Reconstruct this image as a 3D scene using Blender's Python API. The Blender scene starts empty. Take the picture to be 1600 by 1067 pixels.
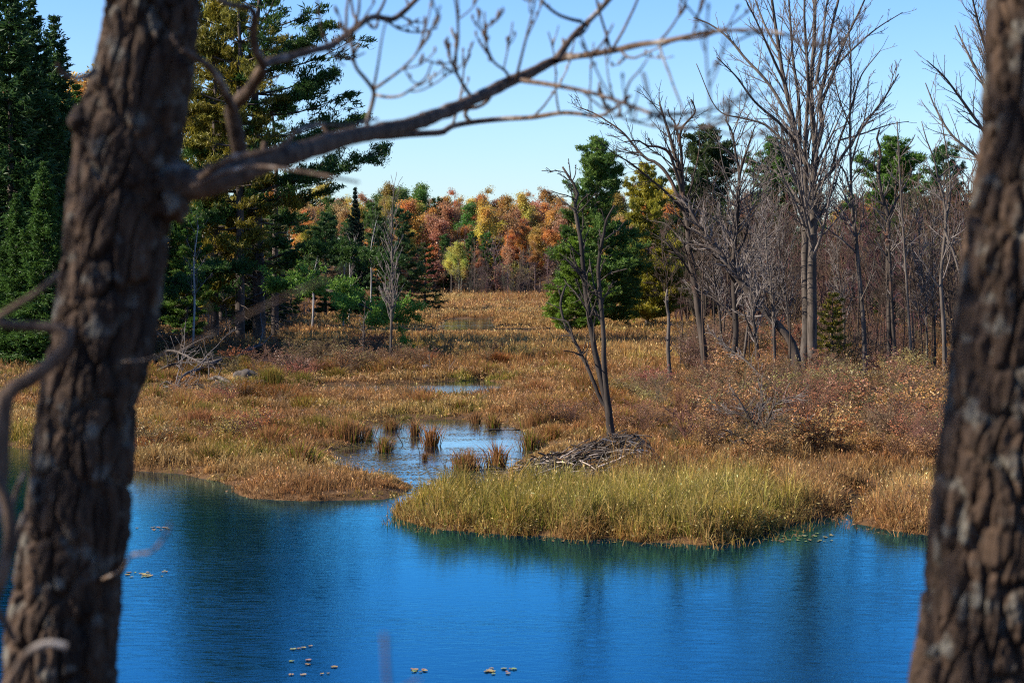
import bpy, math
import numpy as np

SC = bpy.context.scene
COL = SC.collection
# ------------------------------------------------------------------ camera
F_PX, HORIZON, EYE = 3111.0, 425.0, 5.0          # focal length in photo pixels, horizon row, eye height above the water
PITCH = math.atan((533.5 - HORIZON) / F_PX)
cam_d = bpy.data.cameras.new('camera')
cam_d.sensor_width = 36.0
cam_d.lens = 36.0 * F_PX / 1600.0
cam_d.clip_start, cam_d.clip_end = 0.1, 3000.0
cam_d.dof.use_dof = True
cam_d.dof.focus_distance = 80.0
cam_d.dof.aperture_fstop = 4.0
cam = bpy.data.objects.new('camera', cam_d)
COL.objects.link(cam)
cam.location = (0, 0, EYE)
cam.rotation_euler = (math.pi / 2 - PITCH, 0, 0)
SC.camera = cam

# ------------------------------------------------------------------ sky and sun
SUN_EL, SUN_AZ = math.radians(33), math.radians(-98)   # azimuth from +Y towards +X: low sun on the left
W = bpy.data.worlds.new('World')
SC.world = W
W.use_nodes = True
wn, wl = W.node_tree.nodes, W.node_tree.links
wn.clear()
sky = wn.new('ShaderNodeTexSky')
sky.sky_type = 'NISHITA'
sky.sun_disc = False
sky.sun_elevation = SUN_EL
sky.sun_rotation = SUN_AZ
sky.altitude = 200
sky.air_density = 1.0
sky.dust_density = 0.4
sky.ozone_density = 1.6
hs = wn.new('ShaderNodeHueSaturation')
hs.inputs['Saturation'].default_value = 1.3
bg = wn.new('ShaderNodeBackground')
bg.inputs['Strength'].default_value = 0.083
wo = wn.new('ShaderNodeOutputWorld')
wl.new(sky.outputs[0], hs.inputs['Color'])
tint = wn.new('ShaderNodeMix'); tint.data_type = 'RGBA'; tint.blend_type = 'MULTIPLY'
tint.inputs[0].default_value = 1.0
tint.inputs[7].default_value = (.80, .93, 1.26, 1)
wl.new(hs.outputs[0], tint.inputs[6])
wl.new(tint.outputs[2], bg.inputs['Color'])
wl.new(bg.outputs[0], wo.inputs['Surface'])

sd = bpy.data.lights.new('sun', 'SUN')
sd.energy = 5.0
sd.angle = math.radians(0.5)
sd.color = (1.0, 0.90, 0.76)
sun = bpy.data.objects.new('sun', sd)
COL.objects.link(sun)
from mathutils import Vector
SUNV = Vector((math.sin(SUN_AZ) * math.cos(SUN_EL), math.cos(SUN_AZ) * math.cos(SUN_EL), math.sin(SUN_EL)))
sun.rotation_euler = SUNV.to_track_quat('Z', 'Y').to_euler()
SC.view_settings.view_transform = 'Standard'
SC.view_settings.look = 'None'
SC.view_settings.exposure = 1.08
SC.view_settings.gamma = 1.0
SC.cycles.use_denoising = False
SC.cycles.filter_width = 1.15
SC.cycles.max_bounces = 5
SC.cycles.diffuse_bounces = 2
SC.cycles.glossy_bounces = 2
SC.cycles.transmission_bounces = 2
SC.cycles.transparent_max_bounces = 4
SC.cycles.caustics_reflective = False
SC.cycles.caustics_refractive = False

# ------------------------------------------------------------------ helpers: picture to place
cP, sP = math.cos(PITCH), math.sin(PITCH)

def ray(px, py):
    a, b = (px - 800.0), (533.5 - py)
    return np.stack([a + 0 * b, F_PX * cP + b * sP + 0 * a, -F_PX * sP + b * cP + 0 * a], -1)

def at(px, py, Y):
    r = ray(np.asarray(px, float), np.asarray(py, float))
    t = np.asarray(Y, float) / r[..., 1]
    return r * t[..., None] + np.array([0, 0, EYE])

def gp(px, py, z=0.0):
    r = ray(np.asarray(px, float), np.asarray(py, float))
    t = (z - EYE) / r[..., 2]
    return r * t[..., None] + np.array([0, 0, EYE])

def trace(pts, Y, dy=None):
    """pixel polyline -> world polyline near distance Y, dy = list of depth offsets"""
    p = np.array(pts, float)
    d = np.zeros(len(p)) if dy is None else np.interp(np.linspace(0, 1, len(p)), np.linspace(0, 1, len(dy)), dy)
    return at(p[:, 0], p[:, 1], Y + d)

# ------------------------------------------------------------------ noise
def _hash(ix, iy, iz, seed):
    h = (ix.astype(np.int64) * 374761393 + iy.astype(np.int64) * 668265263 + iz.astype(np.int64) * 2147483647 + seed * 974711) & 0xffffffff
    h = ((h ^ (h >> 13)) * 1274126177) & 0xffffffff
    h = h ^ (h >> 16)
    return (h & 0xffff) / 65535.0

def vn(p, seed=0):
    """value noise in 0..1, p is [n,3]"""
    p = np.asarray(p, float)
    i = np.floor(p)
    f = p - i
    f = f * f * (3 - 2 * f)
    out = 0
    for a in (0, 1):
        for b in (0, 1):
            for c in (0, 1):
                w = (f[..., 0] if a else 1 - f[..., 0]) * (f[..., 1] if b else 1 - f[..., 1]) * (f[..., 2] if c else 1 - f[..., 2])
                out = out + w * _hash(i[..., 0] + a, i[..., 1] + b, i[..., 2] + c, seed)
    return out

def vn2(x, y, s, seed=0):
    return vn(np.stack([np.asarray(x) / s, np.asarray(y) / s, 0 * np.asarray(x) + 0.37], -1), seed)

def fbm2(x, y, s, seed=0):
    return 0.55 * vn2(x, y, s, seed) + 0.3 * vn2(x, y, s * .45, seed + 1) + 0.15 * vn2(x, y, s * .2, seed + 2)

def sstep(a, b, x):
    t = np.clip((x - a) / (b - a), 0, 1)
    return t * t * (3 - 2 * t)

def norm(v):
    return v / np.maximum(np.linalg.norm(v, axis=-1, keepdims=True), 1e-9)

# ------------------------------------------------------------------ mesh builder
class MB:
    def __init__(s):
        s.v, s.q, s.t, s.c, s.n = [], [], [], [], 0

    def add(s, V, quads=None, tris=None, col=None):
        V = np.asarray(V, float).reshape(-1, 3)
        if quads is not None and len(quads):
            s.q.append(np.asarray(quads).reshape(-1, 4) + s.n)
        if tris is not None and len(tris):
            s.t.append(np.asarray(tris).reshape(-1, 3) + s.n)
        if col is None:
            col = np.ones((len(V), 3))
        col = np.asarray(col, float)
        if col.ndim == 1:
            col = np.tile(col, (len(V), 1))
        s.v.append(V)
        s.c.append(col)
        s.n += len(V)

    def mesh(s, name, mat, smooth=True):
        V = np.concatenate(s.v)
        C = np.concatenate(s.c)
        q = np.concatenate(s.q) if s.q else np.zeros((0, 4), int)
        t = np.concatenate(s.t) if s.t else np.zeros((0, 3), int)
        me = bpy.data.meshes.new(name)
        me.vertices.add(len(V))
        me.vertices.foreach_set('co', V.astype(np.float32).ravel())
        nl = q.size + t.size
        me.loops.add(nl)
        me.loops.foreach_set('vertex_index', np.concatenate([q.ravel(), t.ravel()]).astype(np.int32))
        me.polygons.add(len(q) + len(t))
        starts = np.concatenate([np.arange(len(q)) * 4, q.size + np.arange(len(t)) * 3]).astype(np.int32)
        me.polygons.foreach_set('loop_start', starts)
        me.polygons.foreach_set('use_smooth', np.full(len(q) + len(t), smooth))
        at_ = me.attributes.new('tone', 'FLOAT_COLOR', 'POINT')
        at_.data.foreach_set('color', np.concatenate([C, np.ones((len(C), 1))], 1).astype(np.float32).ravel())
        me.materials.append(mat)
        me.update(calc_edges=True)
        return me

def link(name, me, parent=None):
    o = bpy.data.objects.new(name, me)
    COL.objects.link(o)
    if parent is not None:
        o.parent = parent
    return o

def tag(o, label=None, cat=None, group=None, kind=None):
    if label: o['label'] = label
    if cat: o['category'] = cat
    if group: o['group'] = group
    if kind: o['kind'] = kind
    return o

def thing(name, label, cat, loc=(0, 0, 0), group=None):
    o = bpy.data.objects.new(name, None)
    o.empty_display_size = 0.2
    COL.objects.link(o)
    o.location = loc
    return tag(o, label, cat, group)

def local(P, loc):
    return np.asarray(P) - np.asarray(loc, float)

# tubes: many polylines at once
def tubes(mb, P, R, k=5, col=None, cap=True):
    P = np.asarray(P, float)
    R = np.asarray(R, float)
    if P.ndim == 2:
        P, R = P[None], R[None]
    n, m, _ = P.shape
    if n == 0:
        return
    T = norm(np.gradient(P, axis=1))
    mean = norm(T.mean(1))
    ref = np.where((np.abs(mean[:, 2:3]) > 0.8), np.array([[1., 0.2, 0]]), np.array([[0, 0.1, 1.]]))
    A = norm(np.cross(T, ref[:, None, :]))
    B = np.cross(T, A)
    th = np.arange(k) * 2 * math.pi / k
    V = P[:, :, None, :] + R[:, :, None, None] * (np.cos(th)[None, None, :, None] * A[:, :, None, :] + np.sin(th)[None, None, :, None] * B[:, :, None, :])
    idx = np.arange(n * m * k).reshape(n, m, k)
    q = np.stack([idx[:, :-1], np.roll(idx[:, :-1], -1, 2), np.roll(idx[:, 1:], -1, 2), idx[:, 1:]], -1).reshape(-1, 4)
    tr = None
    if cap and k >= 3:
        ends = idx[:, -1, :]
        tr = np.concatenate([np.stack([ends[:, 0], ends[:, j], ends[:, j + 1]], -1) for j in range(1, k - 1)])
    c = None
    if col is not None:
        c = np.asarray(col, float)
        if c.ndim == 2:
            c = np.repeat(c, m * k, 0)
    mb.add(V.reshape(-1, 3), q, tr, c)

def resample(P, R, m):
    P = np.asarray(P, float)
    R = np.asarray(R, float)
    # Catmull-Rom then arc length
    n = len(P)
    if n > 2:
        Q = np.concatenate([2 * P[:1] - P[1:2], P, 2 * P[-1:] - P[-2:-1]])
        out, rr = [], []
        for i in range(n - 1):
            t = np.linspace(0, 1, 8, endpoint=False)[:, None]
            p0, p1, p2, p3 = Q[i], Q[i + 1], Q[i + 2], Q[i + 3]
            out.append(.5 * (2 * p1 + (p2 - p0) * t + (2 * p0 - 5 * p1 + 4 * p2 - p3) * t ** 2 + (3 * p1 - p0 - 3 * p2 + p3) * t ** 3))
            rr.append(R[i] + (R[i + 1] - R[i]) * t[:, 0])
        P = np.concatenate(out + [P[-1:]])
        R = np.concatenate(rr + [R[-1:]])
    s = np.concatenate([[0], np.cumsum(np.linalg.norm(np.diff(P, axis=0), axis=1))])
    u = np.linspace(0, s[-1], m)
    return np.stack([np.interp(u, s, P[:, j]) for j in range(3)], -1), np.interp(u, s, R)

def grow(rng, P, R, n, t0=.3, t1=1., lr=.45, ang=.8, up=.2, wig=.08, m=6, rr=.6, rmin=.01, taper=.55, flat=0.):
    """n child branches on the parents P[k,M,3], R[k,M]"""
    K, M, _ = P.shape
    L = np.linalg.norm(np.diff(P, axis=1), axis=2).sum(1)
    i = rng.choice(K, n, p=L / L.sum())
    t = rng.uniform(t0, t1, n)
    f = np.minimum(t * (M - 1), M - 1.001)
    a = f.astype(int)
    w = (f - a)[:, None]
    base = P[i, a] * (1 - w) + P[i, a + 1] * w
    d0 = norm(P[i, a + 1] - P[i, a])
    rad = R[i, a] * (1 - w[:, 0]) + R[i, a + 1] * w[:, 0]
    r = rng.normal(size=(n, 3))
    r[:, 2] *= (1 - flat)
    perp = norm(r - (r * d0).sum(1, keepdims=True) * d0)
    an = ang * rng.uniform(.65, 1.3, n)[:, None]
    d = np.cos(an) * d0 + np.sin(an) * perp
    ln = L[i] * lr * (1 - taper * t) * rng.uniform(.6, 1.25, n)
    out = np.zeros((n, m, 3))
    out[:, 0] = base
    for j in range(1, m):
        d = norm(d + np.array([0, 0, up / m]) + wig * rng.normal(size=(n, 3)))
        out[:, j] = out[:, j - 1] + d * (ln / (m - 1))[:, None]
    r0 = np.maximum(rad * rr, rmin * 1.15)
    RR = r0[:, None] * (1 - np.linspace(0, 1, m)[None]) + rmin * np.linspace(0, 1, m)[None]
    return out, np.minimum(RR, np.maximum(rad, rmin)[:, None])

def cards(mb, rng, C, size, col, aspect=.6, D=None, spread=1.0):
    """leaf-like rhombic faces at C, long axis random (or around D)"""
    n = len(C)
    d = rng.normal(size=(n, 3))
    if D is not None:
        d = norm(D + spread * d * .6)
    d = norm(d)
    s = norm(np.cross(d, rng.normal(size=(n, 3))))
    size = np.broadcast_to(np.asarray(size, float), (n,))[:, None]
    bend = np.cross(d, s) * size * .12
    V = np.stack([C - d * size * .5, C + s * size * .5 * aspect + bend, C + d * size * .5, C - s * size * .5 * aspect + bend], 1)
    q = np.arange(n * 4).reshape(n, 4)
    mb.add(V.reshape(-1, 3), q, None, np.repeat(np.broadcast_to(col, (n, 3)), 4, 0))

# ------------------------------------------------------------------ materials
def new_mat(name):
    m = bpy.data.materials.new(name)
    m.use_nodes = True
    m.node_tree.nodes.clear()
    return m, m.node_tree.nodes, m.node_tree.links

def leaf_mat(name, transl=.3, use_obj=True, rough=.8, gloss=0.03):
    m, n, l = new_mat(name)
    a = n.new('ShaderNodeAttribute'); a.attribute_name = 'tone'
    src = a.outputs['Color']
    if use_obj:
        oi = n.new('ShaderNodeObjectInfo')
        mx = n.new('ShaderNodeMix'); mx.data_type = 'RGBA'; mx.blend_type = 'MULTIPLY'
        mx.inputs[0].default_value = 1.0
        l.new(a.outputs['Color'], mx.inputs[6]); l.new(oi.outputs['Color'], mx.inputs[7])
        src = mx.outputs[2]
    d = n.new('ShaderNodeBsdfDiffuse'); t = n.new('ShaderNodeBsdfTranslucent')
    l.new(src, d.inputs['Color']); l.new(src, t.inputs['Color'])
    mix = n.new('ShaderNodeMixShader'); mix.inputs[0].default_value = transl
    l.new(d.outputs[0], mix.inputs[1]); l.new(t.outputs[0], mix.inputs[2])
    o = n.new('ShaderNodeOutputMaterial')
    last = mix.outputs[0]
    if gloss:
        g = n.new('ShaderNodeBsdfGlossy'); g.inputs['Roughness'].default_value = .45
        m2 = n.new('ShaderNodeMixShader'); m2.inputs[0].default_value = gloss
        l.new(last, m2.inputs[1]); l.new(g.outputs[0], m2.inputs[2]); last = m2.outputs[0]
    l.new(last, o.inputs['Surface'])
    return m

def bark_mat(name, c0, c1, scale=6., zs=.25, bump=.3, patch=None, use_obj=False):
    m, n, l = new_mat(name)
    tc = n.new('ShaderNodeTexCoord')
    mp = n.new('ShaderNodeMapping'); mp.inputs['Scale'].default_value = (scale, scale, scale * zs)
    l.new(tc.outputs['Object'], mp.inputs['Vector'])
    nz = n.new('ShaderNodeTexNoise'); nz.inputs['Scale'].default_value = 1.0; nz.inputs['Detail'].default_value = 6; nz.inputs['Roughness'].default_value = .65
    l.new(mp.outputs[0], nz.inputs['Vector'])
    cr = n.new('ShaderNodeValToRGB')
    cr.color_ramp.elements[0].position = .35; cr.color_ramp.elements[1].position = .68
    cr.color_ramp.elements[0].color = (*c0, 1); cr.color_ramp.elements[1].color = (*c1, 1)
    l.new(nz.outputs['Fac'], cr.inputs['Fac'])
    src = cr.outputs['Color']
    if patch:
        n2 = n.new('ShaderNodeTexNoise'); n2.inputs['Scale'].default_value = patch[1]; n2.inputs['Detail'].default_value = 4
        l.new(tc.outputs['Object'], n2.inputs['Vector'])
        r2 = n.new('ShaderNodeValToRGB'); r2.color_ramp.elements[0].position = .56; r2.color_ramp.elements[1].position = .68
        l.new(n2.outputs['Fac'], r2.inputs['Fac'])
        mx = n.new('ShaderNodeMix'); mx.data_type = 'RGBA'
        l.new(r2.outputs['Color'], mx.inputs[0]); l.new(src, mx.inputs[6]); mx.inputs[7].default_value = (*patch[0], 1)
        src = mx.outputs[2]
    if use_obj:
        oi = n.new('ShaderNodeObjectInfo')
        mo = n.new('ShaderNodeMix'); mo.data_type = 'RGBA'; mo.blend_type = 'MULTIPLY'; mo.inputs[0].default_value = 1
        l.new(src, mo.inputs[6]); l.new(oi.outputs['Color'], mo.inputs[7]); src = mo.outputs[2]
    b = n.new('ShaderNodeBsdfPrincipled')
    b.inputs['Roughness'].default_value = .88
    b.inputs['Specular IOR Level'].default_value = .25
    l.new(src, b.inputs['Base Color'])
    if bump:
        bp = n.new('ShaderNodeBump'); bp.inputs['Strength'].default_value = bump; bp.inputs['Distance'].default_value = .05
        l.new(nz.outputs['Fac'], bp.inputs['Height']); l.new(bp.outputs[0], b.inputs['Normal'])
    o = n.new('ShaderNodeOutputMaterial')
    l.new(b.outputs[0], o.inputs['Surface'])
    return m

M_LEAF = leaf_mat('autumn_foliage', .5)
M_NEEDLE = leaf_mat('conifer_needles', .32, gloss=.02)
M_GRASS = leaf_mat('marsh_sedge', .35, use_obj=True, gloss=0)
M_TWIG = bark_mat('bare_twig', (.075, .06, .052), (.20, .17, .15), 3, .3, 0)
M_GREYBARK = bark_mat('grey_bark', (.034, .027, .022), (.135, .11, .09), 3.5, .22, .5)
M_DARKBARK = bark_mat('dark_bark', (.016, .012, .010), (.07, .054, .043), 3.0, .2, .6)
M_SNAG = bark_mat('weathered_snag_bark', (.02, .015, .012), (.095, .072, .056), 3.2, .22, .6, ((.12, .05, .026), .55))
M_PINEBARK = bark_mat('pine_bark', (.035, .028, .024), (.13, .10, .085), 2.5, .2, .6)
M_PALEBARK = bark_mat('pale_birch_bark', (.20, .185, .17), (.46, .44, .41), 2.2, .6, .2)
M_FARBARK = bark_mat('distant_bark', (.09, .07, .06), (.26, .22, .19), 1.2, .3, 0, use_obj=True)
M_FRONTBARK = bark_mat('rough_furrowed_bark', (.011, .0062, .004), (.085, .052, .032), 22., .18, .5, ((.12, .11, .09), 14.))
M_LIMB = bark_mat('smooth_limb_bark', (.03, .018, .012), (.15, .10, .068), 30., .5, .3, ((.27, .24, .21), 7.))
M_STICK = leaf_mat('peeled_stick_wood', 0., use_obj=False, gloss=.02)
M_PAD = leaf_mat('floating_pad', .1, use_obj=True, gloss=.12)

def ground_mat():
    m, n, l = new_mat('marsh_soil')
    tc = n.new('ShaderNodeTexCoord')
    nz = n.new('ShaderNodeTexNoise'); nz.inputs['Scale'].default_value = .9; nz.inputs['Detail'].default_value = 8; nz.inputs['Roughness'].default_value = .7
    l.new(tc.outputs['Object'], nz.inputs['Vector'])
    cr = n.new('ShaderNodeValToRGB')
    e = cr.color_ramp.elements
    e[0].position = .3; e[0].color = (.035, .022, .012, 1)
    e[1].position = .72; e[1].color = (.17, .09, .038, 1)
    l.new(nz.outputs['Fac'], cr.inputs['Fac'])
    b = n.new('ShaderNodeBsdfPrincipled'); b.inputs['Roughness'].default_value = .95
    b.inputs['Specular IOR Level'].default_value = .1
    l.new(cr.outputs[0], b.inputs['Base Color'])
    bp = n.new('ShaderNodeBump'); bp.inputs['Strength'].default_value = .8; bp.inputs['Distance'].default_value = .15
    l.new(nz.outputs['Fac'], bp.inputs['Height']); l.new(bp.outputs[0], b.inputs['Normal'])
    o = n.new('ShaderNodeOutputMaterial'); l.new(b.outputs[0], o.inputs['Surface'])
    return m

def water_mat():
    m, n, l = new_mat('pond_water')
    tc = n.new('ShaderNodeTexCoord')
    def noise(sx, sy, det, rough, dist=0.):
        mp = n.new('ShaderNodeMapping'); mp.inputs['Scale'].default_value = (sx, sy, 1)
        mp.inputs['Rotation'].default_value = (0, 0, .35)
        l.new(tc.outputs['Object'], mp.inputs['Vector'])
        z = n.new('ShaderNodeTexNoise'); z.inputs['Scale'].default_value = 1; z.inputs['Detail'].default_value = det
        z.inputs['Roughness'].default_value = rough; z.inputs['Distortion'].default_value = dist
        l.new(mp.outputs[0], z.inputs['Vector'])
        return z.outputs['Fac']
    fine = noise(2.6, 5.6, 5, .62, 1.2)
    gust = noise(.06, .13, 3, .5, .8)
    rr = n.new('ShaderNodeMapRange'); rr.inputs['From Min'].default_value = .35; rr.inputs['From Max'].default_value = .65
    rr.inputs['To Min'].default_value = .30; rr.inputs['To Max'].default_value = 1.0
    l.new(gust, rr.inputs['Value'])
    bp = n.new('ShaderNodeBump'); bp.inputs['Distance'].default_value = .0062
    l.new(rr.outputs[0], bp.inputs['Strength']); l.new(fine, bp.inputs['Height'])
    fr = n.new('ShaderNodeFresnel'); fr.inputs['IOR'].default_value = 1.40
    l.new(bp.outputs[0], fr.inputs['Normal'])
    g = n.new('ShaderNodeBsdfGlossy'); g.inputs['Roughness'].default_value = .02
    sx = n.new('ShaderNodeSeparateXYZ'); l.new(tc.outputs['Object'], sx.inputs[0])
    sky_pale = n.new('ShaderNodeMapRange'); sky_pale.inputs['From Min'].default_value = 41; sky_pale.inputs['From Max'].default_value = 52    # open pond -> far pool: paler tint paints in the grazing sky reflection
    l.new(sx.outputs['Y'], sky_pale.inputs['Value'])
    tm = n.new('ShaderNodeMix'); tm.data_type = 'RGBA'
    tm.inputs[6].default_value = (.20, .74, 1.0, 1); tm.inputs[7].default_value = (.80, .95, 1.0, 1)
    l.new(sky_pale.outputs[0], tm.inputs[0]); l.new(tm.outputs[2], g.inputs['Color'])
    bf = n.new('ShaderNodeMath'); bf.operation = 'MULTIPLY'; bf.inputs[1].default_value = 1.38; bf.use_clamp = True
    l.new(fr.outputs[0], bf.inputs[0])
    l.new(bp.outputs[0], g.inputs['Normal'])
    d = n.new('ShaderNodeBsdfDiffuse'); d.inputs['Color'].default_value = (.0005, .008, .026, 1)
    mx = n.new('ShaderNodeMixShader')
    l.new(bf.outputs[0], mx.inputs[0]); l.new(d.outputs[0], mx.inputs[1]); l.new(g.outputs[0], mx.inputs[2])
    o = n.new('ShaderNodeOutputMaterial'); l.new(mx.outputs[0], o.inputs['Surface'])
    return m

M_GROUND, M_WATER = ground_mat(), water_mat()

# ------------------------------------------------------------------ shorelines (outlines of open water on the plane z = 0)
def poly_px(p):
    p = np.array(p, float)
    return gp(p[:, 0], p[:, 1])[:, :2]

POND = np.concatenate([poly_px([
    (-900, 690), (-300, 690), (0, 695), (100, 712), (215, 735), (280, 740), (350, 752), (372, 766), (395, 779), (480, 783), (600, 781), (632, 770),
    (636, 758), (620, 750), (575, 746), (535, 738), (518, 722), (520, 705), (548, 690), (572, 666), (600, 657), (720, 655), (790, 662),
    (850, 682), (862, 698), (810, 722), (780, 745), (740, 768), (690, 785), (645, 795), (626, 801), (632, 812), (660, 820), (700, 828), (730, 828), (800, 836), (850, 836),
    (900, 842), (960, 838), (1000, 845), (1100, 851), (1180, 839), (1215, 824), (1285, 808), (1322, 795), (1322, 778), (1375, 770), (1385, 776), (1345, 796),
    (1335, 818), (1440, 834), (1600, 846), (2300, 850)]), np.array([[30., 13.2], [-32., 13.2]])])
CHANNEL = poly_px([(150, 612), (250, 622), (420, 622), (560, 618), (625, 621), (700, 625), (760, 619), (800, 612), (795, 600), (755, 593), (700, 596), (640, 599), (560, 601), (420, 604), (240, 602), (100, 602)])
SLIVER = poly_px([(675, 515), (700, 518), (766, 517), (775, 508), (765, 498), (700, 498)])
WATERS = [POND, CHANNEL, SLIVER]

def sdf_poly(x, y, poly):
    """signed distance, negative inside"""
    x = np.asarray(x, float); y = np.asarray(y, float)
    d2 = np.full(x.shape, 1e18)
    ins = np.zeros(x.shape, bool)
    n = len(poly)
    for i in range(n):
        ax, ay = poly[i]
        bx, by = poly[(i + 1) % n]
        ex, ey = bx - ax, by - ay
        t = np.clip(((x - ax) * ex + (y - ay) * ey) / (ex * ex + ey * ey + 1e-12), 0, 1)
        d2 = np.minimum(d2, (x - ax - t * ex) ** 2 + (y - ay - t * ey) ** 2)
        c = (ay > y) != (by > y)
        ins ^= c & (x < (bx - ax) * (y - ay) / (by - ay + 1e-12) + ax)
    d = np.sqrt(d2)
    return np.where(ins, -d, d)

def shore(x, y):
    """distance to open water: negative over water"""
    d = sdf_poly(x, y, POND)
    for w in WATERS[1:]:
        d = np.minimum(d, sdf_poly(x, y, w))
    return d + (fbm2(x, y, 1.6, 5) - .5) * .5

def left_edge(y):     # where the left wood begins (x as a function of distance)
    return np.interp(y, [60, 88, 115, 135, 160, 207, 311, 345, 400], [-22, -22, -21, -15, -17, -18, -13, -11, -11])

def right_edge(y):    # where the right thicket begins
    return np.interp(y, [60, 85, 100, 150, 207, 280, 345, 400], [40, 24, 20, 15, 13, 8, 9, 9])

def terr(x, y):
    x = np.asarray(x, float); y = np.asarray(y, float)
    s = shore(x, y)
    land = .13 * sstep(-.3, .6, s) - .7 * (1 - sstep(-1.3, .1, s))
    near = 3.25 * (1 - sstep(6.5, 13.5, y))
    land = np.where(y < 15, near - .6 * sstep(11, 14, y), land)
    land = land + 1.1 * sstep(0, 12, left_edge(y) - x) * (y > 60) + .6 * sstep(4, 25, x - right_edge(y)) * (y > 60)
    land = land + 7.0 * sstep(345, 440, y) + 4.0 * sstep(430, 600, y)
    land = land + (fbm2(x, y, 9, 8) - .5) * .12 * sstep(.5, 4, s) * (y > 15)
    return land

# terrain sheet (fan of cells that grow with distance)
ys = np.concatenate([np.linspace(-30, 18, 50, endpoint=False), 18 * np.exp(np.linspace(0, math.log(900 / 18.), 430))])
us = np.linspace(-1, 1, 331)
us = np.sign(us) * (.55 * np.abs(us) + .45 * np.abs(us) ** 3)
halfw = np.maximum(30, ys * .75)
X = us[None, :] * halfw[:, None]
Yg = np.repeat(ys[:, None], len(us), 1)
Z = terr(X.ravel(), Yg.ravel()).reshape(X.shape)
mb = MB()
idx = np.arange(X.size).reshape(X.shape)
mb.add(np.stack([X, Yg, Z], -1), np.stack([idx[:-1, :-1], idx[:-1, 1:], idx[1:, 1:], idx[1:, :-1]], -1).reshape(-1, 4))
tag(link('ground', mb.mesh('ground', M_GROUND)), kind='structure')
mb = MB()
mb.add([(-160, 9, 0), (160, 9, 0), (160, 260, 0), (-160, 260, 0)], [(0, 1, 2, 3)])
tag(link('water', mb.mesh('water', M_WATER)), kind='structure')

# ------------------------------------------------------------------ sedges and grasses
def blades(mb, rng, B, h, w, cb, ct, lean=.35, drift=None, heads=0.):
    """B[n,3] bases; each blade five vertices, bent"""
    n = len(B)
    a = rng.uniform(0, 2 * math.pi, n)
    side = np.stack([np.cos(a), np.sin(a), 0 * a], -1)
    b = rng.uniform(0, 2 * math.pi, n)
    ln = np.stack([np.cos(b), np.sin(b), 0 * b], -1) * (lean * rng.uniform(.1, 1.0, n) * np.where(rng.uniform(size=n) < .14, 2.2, 1.) * h)[:, None]
    if drift is not None:
        ln = ln + drift * h[:, None]
    H = np.stack([0 * h, 0 * h, h], -1)
    mid = B + H * .58 + ln * .33
    drop = np.minimum((ln ** 2).sum(1) / np.maximum(h, .05) * .45, h * .55)
    tip = B + H * .97 + ln - np.stack([0 * h, 0 * h, drop], -1)
    wv = side * (w * .5)[:, None]
    V = np.stack([B - wv, B + wv, mid + wv * .85, mid - wv * .85, tip], 1)
    i = np.arange(n)[:, None] * 5
    q = i + np.array([[0, 1, 2, 3]])
    t = i + np.array([[3, 2, 4]])
    cm = cb * .45 + ct * .55
    C = np.stack([cb, cb, cm, cm, ct], 1)
    mb.add(V.reshape(-1, 3), q, t, C.reshape(-1, 3))
    if heads:
        k = np.nonzero(rng.uniform(size=n) < heads)[0]
        d = norm(tip[k] - mid[k])
        cards(mb, rng, tip[k], np.maximum(w[k] * 4.2, .05) * rng.uniform(.7, 1.4, len(k)), np.clip(ct[k] * 1.25 + .05, 0, .75), .42, d, .5)

GOLD = np.array([.46, .275, .10]); TAN = np.array([.39, .212, .09]); RUST = np.array([.27, .125, .048])
BROWN = np.array([.17, .085, .035]); GREEN = np.array([.12, .17, .014]); OLIVE = np.array([.24, .205, .03]); STRAW = np.array([.56, .38, .13])

def mixc(a, b, t):
    t = np.asarray(t)[:, None]
    return a * (1 - t) + b * t

def scatter(rng, n, y0, y1, k=.33, p=.6):
    """random ground points with a density that falls with distance"""
    e = 1 - p
    u = rng.uniform(0, 1, n)
    d = (y0 ** (e + .4) + u * (y1 ** (e + .4) - y0 ** (e + .4))) ** (1 / (e + .4))
    return rng.uniform(-k, k, n) * d, d

rng = np.random.default_rng(11)

def band(px, py):     # world line through pixel points: y as a function of x
    g = gp(np.array(px, float), np.array(py, float))
    o = np.argsort(g[:, 0])
    return lambda x: np.interp(x, g[o, 0], g[o, 1])

back_of_bank = band([500, 640, 700, 760, 830, 1010, 1150, 1250, 1320, 1700], [800, 797, 792, 788, 788, 785, 782, 770, 768, 775])

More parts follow.
